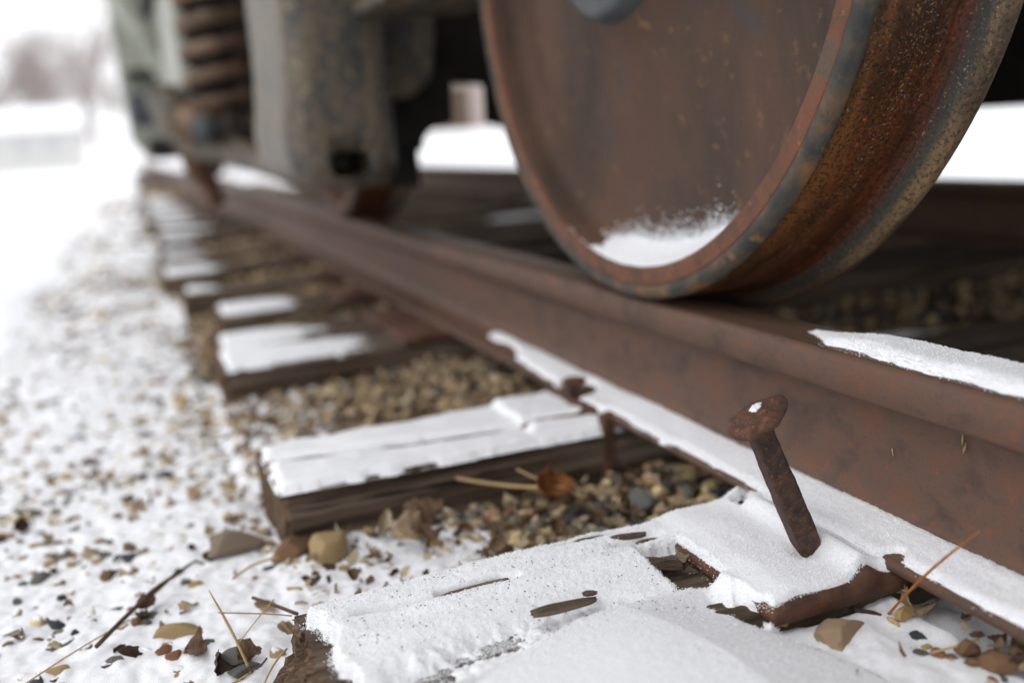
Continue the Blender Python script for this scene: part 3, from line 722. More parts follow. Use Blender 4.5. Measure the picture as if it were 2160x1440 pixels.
# speck of snow on the spike's head
def head_snow():
    n = 40; V = []; F = []
    c = Vector((-.098, .6455, -.158))+sp_ax*(sp_L+.0047)
    for k in range(9):
        rr = math.sin(k/8*math.pi/2)
        for j in range(n):
            t = 2*math.pi*j/n; wv = 1+.18*math.sin(2*t+.4)+.12*math.sin(5*t)+.10*math.sin(9*t+1)
            V.append(c+sp_q @ Vector((.0065+rr*.0062*math.cos(t)*wv, .003+rr*.0048*math.sin(t)*wv, -.0010+.0030*math.cos(k/8*math.pi/2)+.0004*math.sin(t*11+k))))
    F = [(i*n+j, i*n+(j+1) % n, (i+1)*n+(j+1) % n, (i+1)*n+j) for i in range(8) for j in range(n)]
    o = obj("snow", mesh("snow", np.array(V), F), M_snow); tag(o, "tiny speck of snow on the head of the leaning spike", "snow", None, "stuff")
head_snow()

# ================================================================== WHEELS
def lathe(name, prof, mt, parent, c, n=160, uvs=True):
    """prof: (x, r); axis along X"""
    prof = np.array(prof, float)
    # smooth a little by resampling
    k = len(prof); th = np.linspace(0, 2*np.pi, n+1)
    V = np.zeros((n+1, k, 3)); V[..., 0] = prof[None, :, 0]; V[..., 1] = prof[None, :, 1]*np.cos(th)[:, None]; V[..., 2] = prof[None, :, 1]*np.sin(th)[:, None]
    arc = np.concatenate([[0], np.cumsum(np.linalg.norm(np.diff(prof, axis=0), axis=1))])
    uv = np.zeros((n+1, k, 2)); uv[..., 0] = th[:, None]*.457; uv[..., 1] = arc[None, :]
    o = obj(name, mesh(name, V.reshape(-1, 3), grid_faces(n+1, k)[:, ::-1], uv=uv.reshape(-1, 2)), mt, parent)
    o.location = c
    return o
def cr_spline(P, sub=5):
    P = np.array(P, float); out = []
    for i in range(len(P)-1):
        p0, p1, p2, p3 = P[max(i-1, 0)], P[i], P[i+1], P[min(i+2, len(P)-1)]
        for s in range(sub):
            t = s/sub
            out.append(.5*((2*p1)+(-p0+p2)*t+(2*p0-5*p1+4*p2-p3)*t*t+(-p0+3*p1-3*p2+p3)*t**3))
    out.append(P[-1]); return out
WR = .457
def wheelset(label, y, group="wheelsets of the truck"):
    root = empty("wheelset", (0, y, WR+.0006)); tag(root, label, "wheelset", group)
    protos = []
    def wheel():
        w_ = lathe("wheel", cr_spline([(-.0400, .4165), (-.030, .4125), (-.014, .4075), (-.002, .398), (.004, .380), (.004, .34), (.0, .28), (-.010, .22), (-.024, .17), (-.038, .142), (-.044, .132)]), M_wplate, root, (0, 0, 0))
        lathe("rim", cr_spline([(-.0400, .4165), (-.0455, .4185), (-.0470, .4225), (-.0472, .430), (-.0470, .4375), (-.0460, .4395)], 3), M_rim, w_, (0, 0, 0))
        lathe("rolled_edge", cr_spline([(-.0460, .4395), (-.0478, .4410), (-.0494, .4440), (-.0490, .4480), (-.0465, .4520), (-.0425, .4548), (-.0380, .4562), (-.0352, .4560)], 3), M_lip, w_, (0, 0, 0))
        lathe("tread", cr_spline([(-.0352, .4560), (-.030, .4558), (-.018, .4562), (-.004, .4566), (.008, .4568), (.020, .4572), (.030, .4570), (.038, .4568), (.044, .4580), (.047, .4579), (.053, .4600), (.058, .4640)], 3), M_tread, w_, (0, 0, 0))
        lathe("flange", cr_spline([(.058, .4640), (.063, .4715), (.068, .4780), (.075, .4822), (.082, .4828), (.090, .4800), (.0955, .4740), (.097, .4660), (.097, .40), (.09, .385), (.05, .37), (.05, .2), (.08, .14), (.09, .09)], 3), M_flange, w_, (0, 0, 0))
        lathe("hub", cr_spline([(-.044, .132), (-.056, .129), (-.066, .124), (-.070, .112), (-.070, .085), (-.10, .08), (-.17, .078), (-.18, .0)], 3), M_blue, w_, (0, 0, 0), 64)
        return w_
    w1 = wheel()
    w2 = w1.copy(); COL.objects.link(w2); w2.parent = root; w2.location = (1.505, 0, 0); w2.rotation_euler = (0, 0, math.pi)
    for ch in list(w1.children):
        c = ch.copy(); COL.objects.link(c); c.parent = w2
    lathe("axle", [(.08, .085), (.3, .08), (.75, .078), (1.2, .08), (1.42, .085)], M_dark, root, (0, 0, 0), 48)
    return root
WY1, WY2 = 1.0617, 2.83
wheelset("wheelset whose big rusty near wheel fills the upper right, snow in its rim", WY1)
wheelset("second wheelset, its near wheel half hidden behind the muddy casting", WY2)
wheelset("distant wheelset whose wheel meets the rail far down the track", 8.6)
# snow caught in the rim
def rim_snow():
    na, nb = 150, 26; V = []
    a0, a1 = math.radians(-90-29), math.radians(-90+26)     # 0 deg = +Y ; snow lies round the bottom
    A = np.linspace(a0, a1, na); ins = []
    for i, a in enumerate(A):
        t = i/(na-1)
        env = float(ss(0, .14, t)*ss(1.0, .62, t))
        hgt = .001+.022*env*(1+.12*float(fbm(t*18, 0, 0, 171, 3)))
        for j in range(nb):
            s = j/(nb-1)
            # from the rim's inner edge back and up the plate
            x = -.043+.044*s
            r = .4168-(hgt*(s**1.15))-.0015*min(1, s*8)*env
            r += .0012*float(fbm(a*120, s*14, 0, 173, 3))*(1-s)
            V.append((x, WY1+r*math.cos(a), WR+r*math.sin(a)))
    o = obj("snow", mesh("snow", np.array(V), grid_faces(na, nb)), M_snow)
    tag(o, "small heap of snow caught in the bottom of the big wheel's rim", "snow", None, "stuff")
    # crumbs on the plate above the heap
    n = 5200; tt = RNG.beta(1.9, 2.3, n)*.92; a = a0+(a1-a0)*tt; rr = .4160-.020*ss(0, .14, tt)*ss(1.0, .62, tt)-RNG.exponential(.0075, n)*(1+.3*fbm(tt*9, 0*tt, 0, 5, 2))*ss(1.0, .6, tt)+.003
    x = np.interp(rr, [.34, .380, .398, .4075], [.0035, .0035, -.0028, -.0145]); P = np.stack([x, WY1+rr*np.cos(a), WR+rr*np.sin(a)], -1)
    oc = np.array([(1, 0, 0), (-1, 0, 0), (0, 1, 0), (0, -1, 0), (0, 0, 1), (0, 0, -1)], float)
    of = np.array([(0, 2, 4), (2, 1, 4), (1, 3, 4), (3, 0, 4), (2, 0, 5), (1, 2, 5), (3, 1, 5), (0, 3, 5)])
    V = (oc[None]*RNG.uniform(.0005, .0014, (n, 1, 1))*RNG.uniform(.6, 1.3, (n, 1, 3))+P[:, None]).reshape(-1, 3)
    o = obj("snow", mesh("snow", V, (of[None]+6*np.arange(n)[:, None, None]).reshape(-1, 3)), M_snow)
    tag(o, "crumbs of snow stuck to the wheel face above the heap in the rim", "snow", None, "stuff")
rim_snow()

# ================================================================== TRUCK FRAME
tr = empty("truck_frame", (-.2, 2.1, .125)); tag(tr, "muddy cast steel truck frame hanging between the wheels, oval hole near its foot", "truck frame")
def part(o):
    o.parent = tr; o.matrix_parent_inverse = Matrix.Translation((.2, -2.1, -.125)); return o
def rounded_column():
    """the pedestal: rounded-box section lofted upward, its foot drawn in"""
    n = 64; rows = []
    zs = [.122, .124, .130, .142, .160, .19, .24, .30, .38, .48, .62, .80, .95]
    for z in zs:
        t = (z-.122)
        ins = .050*max(0, 1-t/.045)**2+.0
        bul = .016*math.exp(-((z-.24)/.07)**2)
        x0, x1, y0, y1 = -.300+ins-bul, -.088-ins*.5, 1.90+ins*.6, 2.42-ins
        r = .062
        row = []
        for k in range(n):
            t = 2*math.pi*k/n; c, s = math.cos(t), math.sin(t)
            sx = (x1-x0)/2-r*1.0; sy_ = (y1-y0)/2-r
            row.append(((x0+x1)/2+np.sign(c)*sx*min(1, abs(c)*3)+c*r, (y0+y1)/2+np.sign(s)*sy_*min(1, abs(s)*3)+s*r, z))
        rows.append(row)
    V = np.array(rows).transpose(1, 0, 2).reshape(-1, 3); k = len(zs)
    F = grid_faces(n, k, wrap_u=True).tolist()+[tuple(i*k for i in range(n))[::-1]]
    return mesh("pedestal", V, F)
ped = part(obj("pedestal", rounded_column(), M_cast))
# oval opening in the foot: cut with a real hole
def cutter(c, s, name="hole_cutter"):
    L = ([], []); box(L, c, s); o = obj(name, mesh(name, np.array(L[0]), L[1], smooth=False)); return o
cut = cutter((-.192, 1.95, .170), (.082, .30, .052)); bevel(cut, .022, 5)
part(cut)
md = ped.modifiers.new("hole", 'BOOLEAN'); md.object = cut; md.operation = 'DIFFERENCE'; md.solver = 'EXACT'
dg = bpy.context.evaluated_depsgraph_get(); me2 = bpy.data.meshes.new_from_object(ped.evaluated_get(dg)); ped.modifiers.clear(); ped.data = me2
if len(me2.materials) == 0 or me2.materials[0] is None: me2.materials.clear(); me2.materials.append(M_cast)
bpy.data.objects.remove(cut)
part(prism("shoulder", [(-.10, .30), (-.02, .29), (.035, .33), (.05, .42), (.05, .60), (-.10, .60)], 'y', 2.06, 2.22, M_cast, bv=.012))

part(boxobj("ledge", (-.045, 1.78, .452), (.24, .24, .028), M_cast, bv=.010))
part(boxobj("upper_lip", (.0, 1.72, .487), (.30, .22, .022), M_spring, bv=.006))
# coil spring
def coil(cx, cy_, z0, z1, R_, r_, turns):
    N = int(turns*36); pts = []
    for i in range(N+1):
        a = 2*math.pi*i/36; pts.append((cx+R_*math.cos(a), cy_+R_*math.sin(a), z0+(z1-z0)*i/N))
    return pts
part(tube("coil_spring", coil(-.285, 3.30, .30, .98, .092, .026, 8.2), .0250, M_spring, n=12))
part(boxobj("dark_backdrop", (-.13, 3.62, .62), (.30, .05, .80), M_dark))  # dark panel added to keep the gap behind the spring dark
part(tube("spring_cap", [(-.285, 3.30, .97), (-.285, 3.30, 1.02)], .14, M_spring, n=32))
part(tube("spring_core", [(-.285, 3.30, .28), (-.285, 3.30, 1.0)], .05, M_dark, n=24))
# cast arm under the spring, with its pin
part(tube("lower_arm", [(-.47, 3.25, .40), (-.44, 3.22, .30), (-.38, 3.2, .235), (-.30, 3.12, .215), (-.22, 2.95, .17), (-.18, 2.6, .15), (-.18, 2.4, .17)], [.05, .055, .05, .045, .04, .045, .05], M_cast, n=16))
part(tube("pin", [(-.37, 3.05, .275), (-.33, 3.25, .285)], .040, M_blue, n=28))
part(tube("link_eye", [(-.40, 3.12, .300), (-.30, 3.30, .30)], .062, M_spring, n=28))
part(tube("hanger", [(-.40, 3.35, .26), (-.375, 3.42, .16), (-.33, 3.5, .07), (-.32, 3.5, .03)], [.05, .045, .030, .03], M_plate, n=12))
part(boxobj("brake_shoe", (.020, 2.335, .215), (.085, .06, .24), M_dark, bv=.01))
# transverse brake beam with the notch the snow shows through
beam = [(.062, .02+.16), (.066, .205), (.085, .228), (.142, .240), (.146, .335), (.243, .326), (.240, .236), (.300, .214), (.325, .180), (.40, .172), (1.46, .166), (1.46, .60), (-.05, .60), (-.05, .18)]
part(prism("brake_beam", beam, 'y', 2.26, 2.33, M_dark, bv=.008))
for bx_ in (1.335, 1.52):
    part(tube("bolt_head", [(bx_, 2.16, .163), (bx_, 2.24, .163)], .022, M_dark, n=12))
part(boxobj("far_side_frame", (1.80, 2.0, .40), (.14, 2.2, .44), M_dark, bv=.02))

# ================================================================== CAR BODY overhead and beyond
car = empty("railcar", (.75, 2.0, .95)); tag(car, "railcar underside above the wheels, with pale grey green end steps far down the track", "railcar")
def cpart(o):
    o.parent = car; o.matrix_parent_inverse = Matrix.Translation((-.75, -2.0, -.95)); return o
cpart(boxobj("underframe", (.78, 2.6, 1.22), (2.30, 9.2, .30), M_dark, bv=.02))
cpart(boxobj("side_sill", (-.36, 2.6, 1.10), (.06, 9.2, .22), M_dark, bv=.01))
cpart(boxobj("centre_sill", (.75, 2.6, .98), (.34, 9.0, .20), M_dark, bv=.02))
cpart(prism("step_panel", [(-.585, 1.9), (-.565, .72), (-.545, .30), (-.50, .235), (-.30, .235), (-.12, .40), (-.05, 1.9)], 'y', 6.2, 6.26, M_pale, bv=.01))
cpart(boxobj("step_tread", (-.40, 6.10, .66), (.24, .16, .05), M_dark))
cpart(tube("diagonal_brace", [(-.60, 5.75, 1.20), (-.20, 5.75, .40)], .060, M_pale, n=16))
cpart(tube("diagonal_brace", [(-.42, 5.85, 1.25), (-.05, 5.85, .55)], .020, M_cast, n=10))
cpart(boxobj("step_box", (-.44, 5.9, .46), (.20, .2, .18), M_blue, bv=.02))
cpart(boxobj("side_skirt", (-.28, 5.2, .95), (.12, 1.6, .9), M_pale, bv=.02))
# second truck, small and blurred below the steps
t2 = empty("truck_frame", (-.25, 5.6, .2)); tag(t2, "small blurred dark truck frame below the pale steps, far along the rail", "truck frame")
for nm, c, s, mt_ in (("journal_box", (-.30, 5.45, .36), (.20, .26, .26), M_blue), ("side_beam", (-.30, 5.2, .30), (.12, 1.2, .12), M_dark), ("brake_shoe", (-.22, 4.95, .20), (.12, .12, .20), M_plate),
                  ("spring_seat", (-.42, 5.0, .24), (.14, .3, .10), M_dark)):
    o = boxobj(nm, c, s, mt_, bv=.03); o.parent = t2; o.matrix_parent_inverse = Matrix.Translation((.25, -5.6, -.2))

# ================================================================== STONES
def icosphere(sub):
    t = (1+5**.5)/2
    V = [(-1, t, 0), (1, t, 0), (-1, -t, 0), (1, -t, 0), (0, -1, t), (0, 1, t), (0, -1, -t), (0, 1, -t), (t, 0, -1), (t, 0, 1), (-t, 0, -1), (-t, 0, 1)]
    F = [(0, 11, 5), (0, 5, 1), (0, 1, 7), (0, 7, 10), (0, 10, 11), (1, 5, 9), (5, 11, 4), (11, 10, 2), (10, 7, 6), (7, 1, 8), (3, 9, 4), (3, 4, 2), (3, 2, 6), (3, 6, 8), (3, 8, 9), (4, 9, 5), (2, 4, 11), (6, 2, 10), (8, 6, 7), (9, 8, 1)]
    V = [np.array(v)/np.linalg.norm(v) for v in V]
    for _ in range(sub):
        cache = {}; F2 = []
        def mid(a, b):
            k = (min(a, b), max(a, b))
            if k not in cache: q = V[a]+V[b]; V.append(q/np.linalg.norm(q)); cache[k] = len(V)-1
            return cache[k]
        for a, b, c in F: x, y, z = mid(a, b), mid(b, c), mid(c, a); F2 += [(a, x, z), (b, y, x), (c, z, y), (x, y, z)]
        F = F2
    return np.array(V), np.array(F)
def rock_shape(sub, seed):
    V, F = icosphere(sub); r = np.random.default_rng(seed)
    for _ in range(9):                                    # knock flats off it
        n = r.normal(size=3); n /= np.linalg.norm(n); d = r.uniform(.55, .9); s = V @ n
        V = V-np.outer(np.clip(s-d, 0, None), n)
    V = V*(1+.10*fbm(V[:, 0]*1.6, V[:, 1]*1.6, V[:, 2]*1.6, seed, 3))[:, None]
    return V*np.array([1, r.uniform(.65, .9), r.uniform(.5, .75)]), F
def on_tie(x, y, mg=.0):
    r = np.zeros(np.shape(x), bool)
    for (x0, y0, y1, _) in TIES: r |= (x > x0-.012-mg) & (y > y0-.008-mg) & (y < y1+.008+mg)
    return r
def on_plate(x, y): return (x > -.20) & (x < .1) & (((y > .57) & (y < .79)))
PAL = np.array([hexc('a8926e'), hexc('8c7355'), hexc('6f6a62'), hexc('7f6350'), hexc('4c4b49'), hexc('b09a74'), hexc('9b8a72'), hexc('5d4a3b'), hexc('c0aa82'), hexc('3c4346')])
def add_tint(me, n, k, cols, al):
    at = me.color_attributes.new("tint", 'FLOAT_COLOR', 'POINT')
    c = np.zeros((n, k, 4), np.float32); c[:, :, :3] = cols[:, None, :]; c[:, :, 3] = al[:, None]
    at.data.foreach_set("color", c.ravel())
def gravel_patch(n, xr, yr, rmin, rmax, sub, seed, ypow=1.0):
    r = np.random.default_rng(seed)
    x = r.uniform(*xr, n); y = yr[0]+(yr[1]-yr[0])*r.uniform(0, 1, n)**ypow
    ok = ~on_tie(x, y)
    c = cover(x, y); ok &= (c < .97)
    ok &= ~((x < -.5) & (y < 1.6) & (r.uniform(0, 1, n) < .30))
    ok &= ~((y < .61) & (x > -.30) & (x < .0))
    x, y, c = x[ok], y[ok], c[ok]; n = len(x)
    s = r.uniform(rmin, rmax, n)*r.choice([.6, .8, 1, 1.25], n)
    z = gbase(x, y)-.006+s*.15+r.uniform(-.003, .004, n)+.0015*((x < -.5) & (y < 1.1))
    shapes = [rock_shape(sub, 200+i) for i in range(8)]; k = len(shapes[0][0]); SV = np.array([q[0] for q in shapes]); F = shapes[0][1]
    V = SV[r.integers(0, 8, n)]*s[:, None, None]
    V = np.einsum('nij,nkj->nki', rotmats(n, r), V)+np.stack([x, y, z], -1)[:, None, :]
    me = mesh("gravel", V.reshape(-1, 3), (F[None]+k*np.arange(n)[:, None, None]).reshape(-1, 3), smooth=False)
    # stones tinted paler from the tie ends inward, darker beneath the car
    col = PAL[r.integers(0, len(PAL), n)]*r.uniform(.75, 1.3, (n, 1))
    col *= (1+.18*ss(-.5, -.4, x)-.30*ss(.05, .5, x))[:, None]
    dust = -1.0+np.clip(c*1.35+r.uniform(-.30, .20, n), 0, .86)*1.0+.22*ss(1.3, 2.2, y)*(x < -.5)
    dust = np.maximum(dust, -1+.62*(r.uniform(0, 1, n) > .80)*r.uniform(.4, 1, n)); dust = np.where(x > .1, -2, dust)
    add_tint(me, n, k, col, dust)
    return me
for (n, xr, yr, a, b, sub, seed, lab) in (
        (11000, (-1.05, .25), (.40, 1.80), .0065, .0135, 1, 1, "small mixed ballast stones poking through the snow beside the near ties"),
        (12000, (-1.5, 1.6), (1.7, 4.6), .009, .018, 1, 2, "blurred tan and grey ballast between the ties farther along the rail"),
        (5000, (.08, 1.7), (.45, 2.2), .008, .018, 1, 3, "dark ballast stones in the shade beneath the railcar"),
        (6000, (-2.2, 1.6), (4.4, 13), .014, .030, 0, 4, "far ballast melting into the snow along the track")):
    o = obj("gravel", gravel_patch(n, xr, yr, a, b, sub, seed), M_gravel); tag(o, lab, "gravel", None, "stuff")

# individual pebbles
PEB = [mesh("pebble", rock_shape(3, 300+i)[0], rock_shape(3, 300+i)[1]) for i in range(7)]
PEBM = {}
def pebble(x, y, z, s, col, label, group, rot=None, var=None, seed=0, nm="pebble"):
    i = (var if var is not None else random.randrange(7)); key = (i, col)
    if key not in PEBM:
        m_ = PEB[i].copy(); m_.name = nm; m_.materials.clear(); m_.materials.append(M_peb[col]); PEBM[key] = m_
    o = bpy.data.objects.new(nm, PEBM[key]); COL.objects.link(o)
    o.location = (x, y, z); o.scale = s if hasattr(s, '__len__') else (s, s, s)
    o.rotation_euler = rot or (random.uniform(-.4, .4), random.uniform(-.4, .4), random.uniform(0, 6.28))
    tag(o, label, "stone", group); return o
for a in (  # x, y, z, scale, colour, label, rotation
    (-.138, .558, -.186, (.028, .018, .016), 'stone', "speckled tan brown stone, largest in the snow before the near tie plate", (0, 0, .5), 1),
    (-.163, .606, -.183, (.011, .009, .009), 'reddish', "small reddish pebble just under the corner of the near tie plate", (0, 0, .2), 2),
    (-.167, .592, -.184, (.009, .007, .006), 'ochre', "small olive tan pebble below the reddish one by the tie plate", (0, 0, .2), 3),
    (-.071, .497, -.185, (.013, .010, .010), 'brown', "rough brown stone near the bottom right corner of the photo", None, 4),
    (-.068, .474, -.186, (.013, .010, .009), 'brown', "mottled brown stone at the very bottom right edge", None, 5),
    (-.076, .555, -.183, (.009, .007, .008), 'ochre', "snow dusted ochre pebble between tie plate and rail foot", None, 0),
    (-.548, 1.110, -.232, (.036, .022, .022), 'taupe', "big flat grey brown stone leaning on the second tie's end", (0, .1, .3), 1),
    (-.452, 1.030, -.232, (.027, .022, .024), 'tan', "upright tan stone in front of the second tie", (.5, .3, .4), 3),
    (-.487, 1.065, -.236, (.022, .018, .016), 'brown', "brown stone tucked under the corner of the second tie", None, 6),
    (-.618, .935, -.243, (.022, .016, .015), 'tan', "smooth tan stone alone in the snow beyond the dry stalk", (0, 0, -.3), 0),
    (-.566, .826, -.240, (.016, .013, .012), 'grey', "grey stone beside the foot of the dry stalk", None, 2),
    (-.620, .790, -.243, (.020, .016, .013), 'grey', "round grey stone cut by the bottom edge of the photo", None, 4),
    (-.570, .845, -.236, (.014, .012, .012), 'grey', "grey stone with a brown leaf leaning on it by the stalk", None, 5),
    (-.190, .870, -.213, (.017, .014, .010), 'grey', "flat grey stone under the rail foot between the first two ties", None, 3),
    (-.100, .935, -.212, (.022, .016, .012), 'grey', "large flat grey stone next to the rail foot behind the near tie", None, 1),
    (-.205, .700, -.200, (.011, .009, .007), 'grey', "small stone in the hollow beside the near tie plate", None, 2),
    (-.030, .600, -.203, (.012, .010, .012), 'tan', "tan stone under the rail foot right of the tie plate", None, 6),
    (-.020, .565, -.209, (.012, .010, .012), 'dark', "dark stone under the rail foot right of the tie plate", None, 0)):
    pebble(a[0], a[1], a[2], tuple(1.22*q for q in a[3]), a[4], a[5], None, a[6], a[7])
def region(x, y):
    if y < .6 and x > -.35: return "in the snow in front of the near tie plate"
    if x < -.52:
        return "poking out of the snow left of the nearest tie" if y < 1.0 else ("poking out of the snow left of the second tie" if y < 1.5 else "in the snowy gravel left of the third tie")
    if y < 1.1: return "between the first and second tie"
    if y < 1.8: return "between the second and third tie"
    return "between the farther ties"
def scatter_pebbles(n):
    k = 0; tries = 0
    while k < n and tries < 20000:
        tries += 1
        u = random.random()
        if u < .58: x, y = random.uniform(-.95, -.53), random.uniform(.66, 1.5)
        elif u < .80: x, y = random.uniform(-.5, -.08), random.uniform(.80, 1.07)
        elif u < .985: x, y = random.uniform(-.48, -.08), random.uniform(1.29, 1.77)
        else: x, y = random.uniform(-.10, -.06), random.uniform(.45, .54)
        if on_tie(np.array(x), np.array(y), .004): continue
        s = random.uniform(.007, .0135)*random.choice([.7, .85, 1, 1.2])
        z = float(zsnow(np.array(x), np.array(y)))+s*random.uniform(-.35, .15)
        col = random.choice(['tan', 'brown', 'grey', 'dark', 'reddish', 'ochre', 'tan', 'grey'])
        rg = region(x, y)
        pebble(x, y, z, (s, s*random.uniform(.75, 1), s*random.uniform(.7, 1)), col, f"small {col} pebble {rg}", f"{col} pebbles {rg}"); k += 1
scatter_pebbles(235)

# ---------------------------------------------------------------- leaves
def leaf_mesh(seed, L=.030, W=.013, curl=1.2, frag=False):
    r = random.Random(seed); nu, nv = 13, 7; V = []
    ph = r.uniform(0, 6)
    for side in (0, 1):
        for i in range(nu):
            u = i/(nu-1)
            wd = W*(math.sin(math.pi*min(1, max(0, u*.93+.05)))**.6)*(1+.10*math.sin(u*13+ph))
            if frag and u > .72: wd *= .75+.3*math.sin(u*60+ph)
            for j in range(nv):
                v = -1+2*j/(nv-1)
                x = (u-.5)*L; y = v*wd
                z = curl*(y*y)/W*1.3+curl*.25*L*(abs(u-.5)*2)**2*math.sin(ph+1)+.0012*math.sin(u*20+v*3+ph)-.0009*math.exp(-(v/.12)**2)
                z += .25*y*math.sin(u*5+ph)
                V.append((x, y, z-side*.00035))
    F = grid_faces(nu, nv).tolist(); n = nu*nv
    F2 = [tuple(n+q for q in f[::-1]) for f in F]
    rim = [i*nv for i in range(nu)]+[(nu-1)*nv+j for j in range(1, nv)]+[i*nv+nv-1 for i in range(nu-2, -1, -1)]+[j for j in range(nv-2, 0, -1)]
    S = [(rim[(k+1) % len(rim)], rim[k], rim[k]+n, rim[(k+1) % len(rim)]+n) for k in range(len(rim))]
    return mesh("dry_leaf", np.array(V), F+F2+S)
LEAVES = [leaf_mesh(i, random.uniform(.024, .036), random.uniform(.008, .014), random.uniform(-.6, 1.8), i % 2 == 0) for i in range(8)]
LEAFM = {}
def leaf(x, y, z, s, rot, col, label, group, var=None):
    i = var if var is not None else random.randrange(8)
    if (i, col) not in LEAFM:
        m_ = LEAVES[i].copy(); m_.name = "dry_leaf"; m_.materials.clear(); m_.materials.append(M_leaf[col]); LEAFM[(i, col)] = m_
    o = bpy.data.objects.new("dry_leaf", LEAFM[(i, col)]); COL.objects.link(o)
    o.location = (x, y, z); o.rotation_euler = rot; o.scale = s if hasattr(s, '__len__') else (s, s, s)
    tag(o, label, "leaf", group); return o
for a in (
    (-.200, .982, -.196, 1.9, (.7, .15, .55), 'orange', "large curled orange brown leaf between the first and second tie", 1),
    (-.250, .945, -.213, 1.3, (.3, .5, 1.1), 'brown', "curled brown leaf just below the big orange one", 3),
    (-.362, 1.000, -.216, 1.5, (.9, .2, .2), 'tan', "broad pinkish tan leaf standing before the middle of the second tie", 5),
    (-.345, .992, -.218, 1.2, (1.1, .2, 2.1), 'brown', "brown leaf folded behind the pinkish tan one", 2),
    (-.385, 1.035, -.214, .9, (1.0, -.9, .6), 'pale', "small pale leaf with an upright tip before the second tie", 4),
    (-.325, 1.060, -.214, 1.5, (.5, .2, .1), 'brown', "brown leaf tucked against the front face of the second tie", 6),
    (-.192, .706, -.168, .5, (.3, 1.1, .2), 'pale', "pale leaf standing on edge at the outer end of the near tie plate", 7),
    (-.176, .612, -.184, 1.25, (.15, -.05, -.65), 'brown', "flat brown leaf sticking out under the corner of the near tie plate", 0),
    (-.046, .612, -.184, .85, (1.2, 1.1, .3), 'tan', "tan leaf upright between the tie plate and the rail foot", 1),
    (-.046, .592, -.187, 1.35, (.35, .2, .5), 'pale', "pale brown leaf lying under the rail foot right of the tie plate", 3),
    (-.055, .568, -.188, 1.1, (.6, .3, 1.2), 'tan', "curled tan leaf in the snow beneath the straw by the rail foot", 5),
    (-.130, .600, -.188, .8, (.3, .5, .4), 'pale', "pale leaf scrap in the shadow under the near tie plate", 2),
    (-.148, .603, -.188, .7, (.2, .2, 2.4), 'tan', "tan leaf scrap under the front edge of the near tie plate", 4),
    (-.560, .838, -.228, .85, (1.2, .3, .3), 'brown', "reddish brown leaf leaning by the foot of the dry stalk", 6),
    (-.588, .835, -.230, .75, (1.3, -.3, 1.3), 'dark brown', "dark folded leaf at the foot of the dry stalk", 7),
    (-.660, .905, -.236, .65, (1.0, .5, .2), 'dark brown', "dark leaf upright in the snow in front of the smooth tan stone", 0),
    (-.520, .860, -.225, .8, (.3, .4, .2), 'tan', "tan leaf scrap touching the crumbled end of the nearest tie", 2),
    (-.648, 1.005, -.236, .8, (.9, .1, .9), 'brown', "brown leaf on the stick lying in the snow", 1),
    (-.790, 1.330, -.240, .75, (1.1, .1, .2), 'dark brown', "round dark leaf standing in the snow at the left edge", 3),
    (-.150, .905, -.200, 1.0, (1.2, .8, .8), 'tan', "tan leaf propped up beneath the rail foot behind the near tie", 4)):
    leaf(a[0], a[1], a[2], a[3], a[4], a[5], a[6], None, a[7])
def scatter_leaves(n):
    k = 0
    while k < n:
        u = random.random()
        if u < .34: x, y = random.uniform(-.95, -.53), random.uniform(.66, 1.6)
        elif u < .72: x, y = random.uniform(-.48, -.07), random.uniform(.80, 1.07)
        elif u < .95: x, y = random.uniform(-.36, -.06), random.uniform(1.29, 1.77)
        else: x, y = random.uniform(-.07, -.03), random.uniform(.45, .54)
        if on_tie(np.array(x), np.array(y), .006): continue
        z = float(np.maximum(zsnow(np.array(x), np.array(y)), gbase(np.array(x), np.array(y))))+random.uniform(.000, .006)
        if x > -.5: z += .006
        col = random.choice(['tan', 'brown', 'tan', 'dark brown', 'pale', 'brown']); rg = region(x, y)
        leaf(x, y, z, random.uniform(.35, .8), (random.gauss(0, .7), random.gauss(0, .5), random.uniform(0, 6.28)), col, f"{col} dry leaf scrap {rg}", f"{col} leaf scraps {rg}"); k += 1
scatter_leaves(215)
# crumbled litter too small to pick apart
def litter(n):
    r = np.random.default_rng(77)
    x = r.uniform(-.95, -.04, n); y = .45+2.6*r.uniform(0, 1, n)**1.3
    ok = ~on_tie(x, y) & ~((x < -.5) & (r.uniform(0, 1, n) < .93)) & ~((y < 1.1) & (x < -.22) & (r.uniform(0, 1, n) < .55)) & ~((y < .605) & (r.uniform(0, 1, n) < .93)); x, y = x[ok], y[ok]; n = len(x)
    z = np.maximum(zsnow(x, y), gbase(x, y))+r.uniform(0, .006, n)*(x > -.5)
    base = np.array([(-1, -.4, .1), (-.2, -.6, 0), (.7, -.4, .15), (1, .1, .3), (.4, .6, .1), (-.5, .5, .05)], float)
    F = np.array([(0, 1, 5), (1, 4, 5), (1, 2, 4), (2, 3, 4)])
    s = r.uniform(.0025, .0085, n)*(1+.55*ss(1.2, 1.35, y))
    V = base[None]*s[:, None, None]*r.uniform(.6, 1.4, (n, 1, 3)); V = np.einsum('nij,nkj->nki', rotmats(n, r, .8), V)+np.stack([x, y, z], -1)[:, None]
    me = mesh("leaf_litter", V.reshape(-1, 3), (F[None]+6*np.arange(n)[:, None, None]).reshape(-1, 3), smooth=False)
    cols = np.array([LEAF_COLS[k] for k in ('tan', 'brown', 'dark brown', 'pale', 'tan', 'pale')])[r.integers(0, 6, n)]*r.uniform(.8, 1.25, (n, 1))
    add_tint(me, n, 6, cols, np.full(n, -2.)); o = obj("leaf_litter", me, M_litter)
    tag(o, "crumbs of dead leaf and bark strewn over stones and snow between the ties", "leaf litter", None, "stuff")
litter(16000)

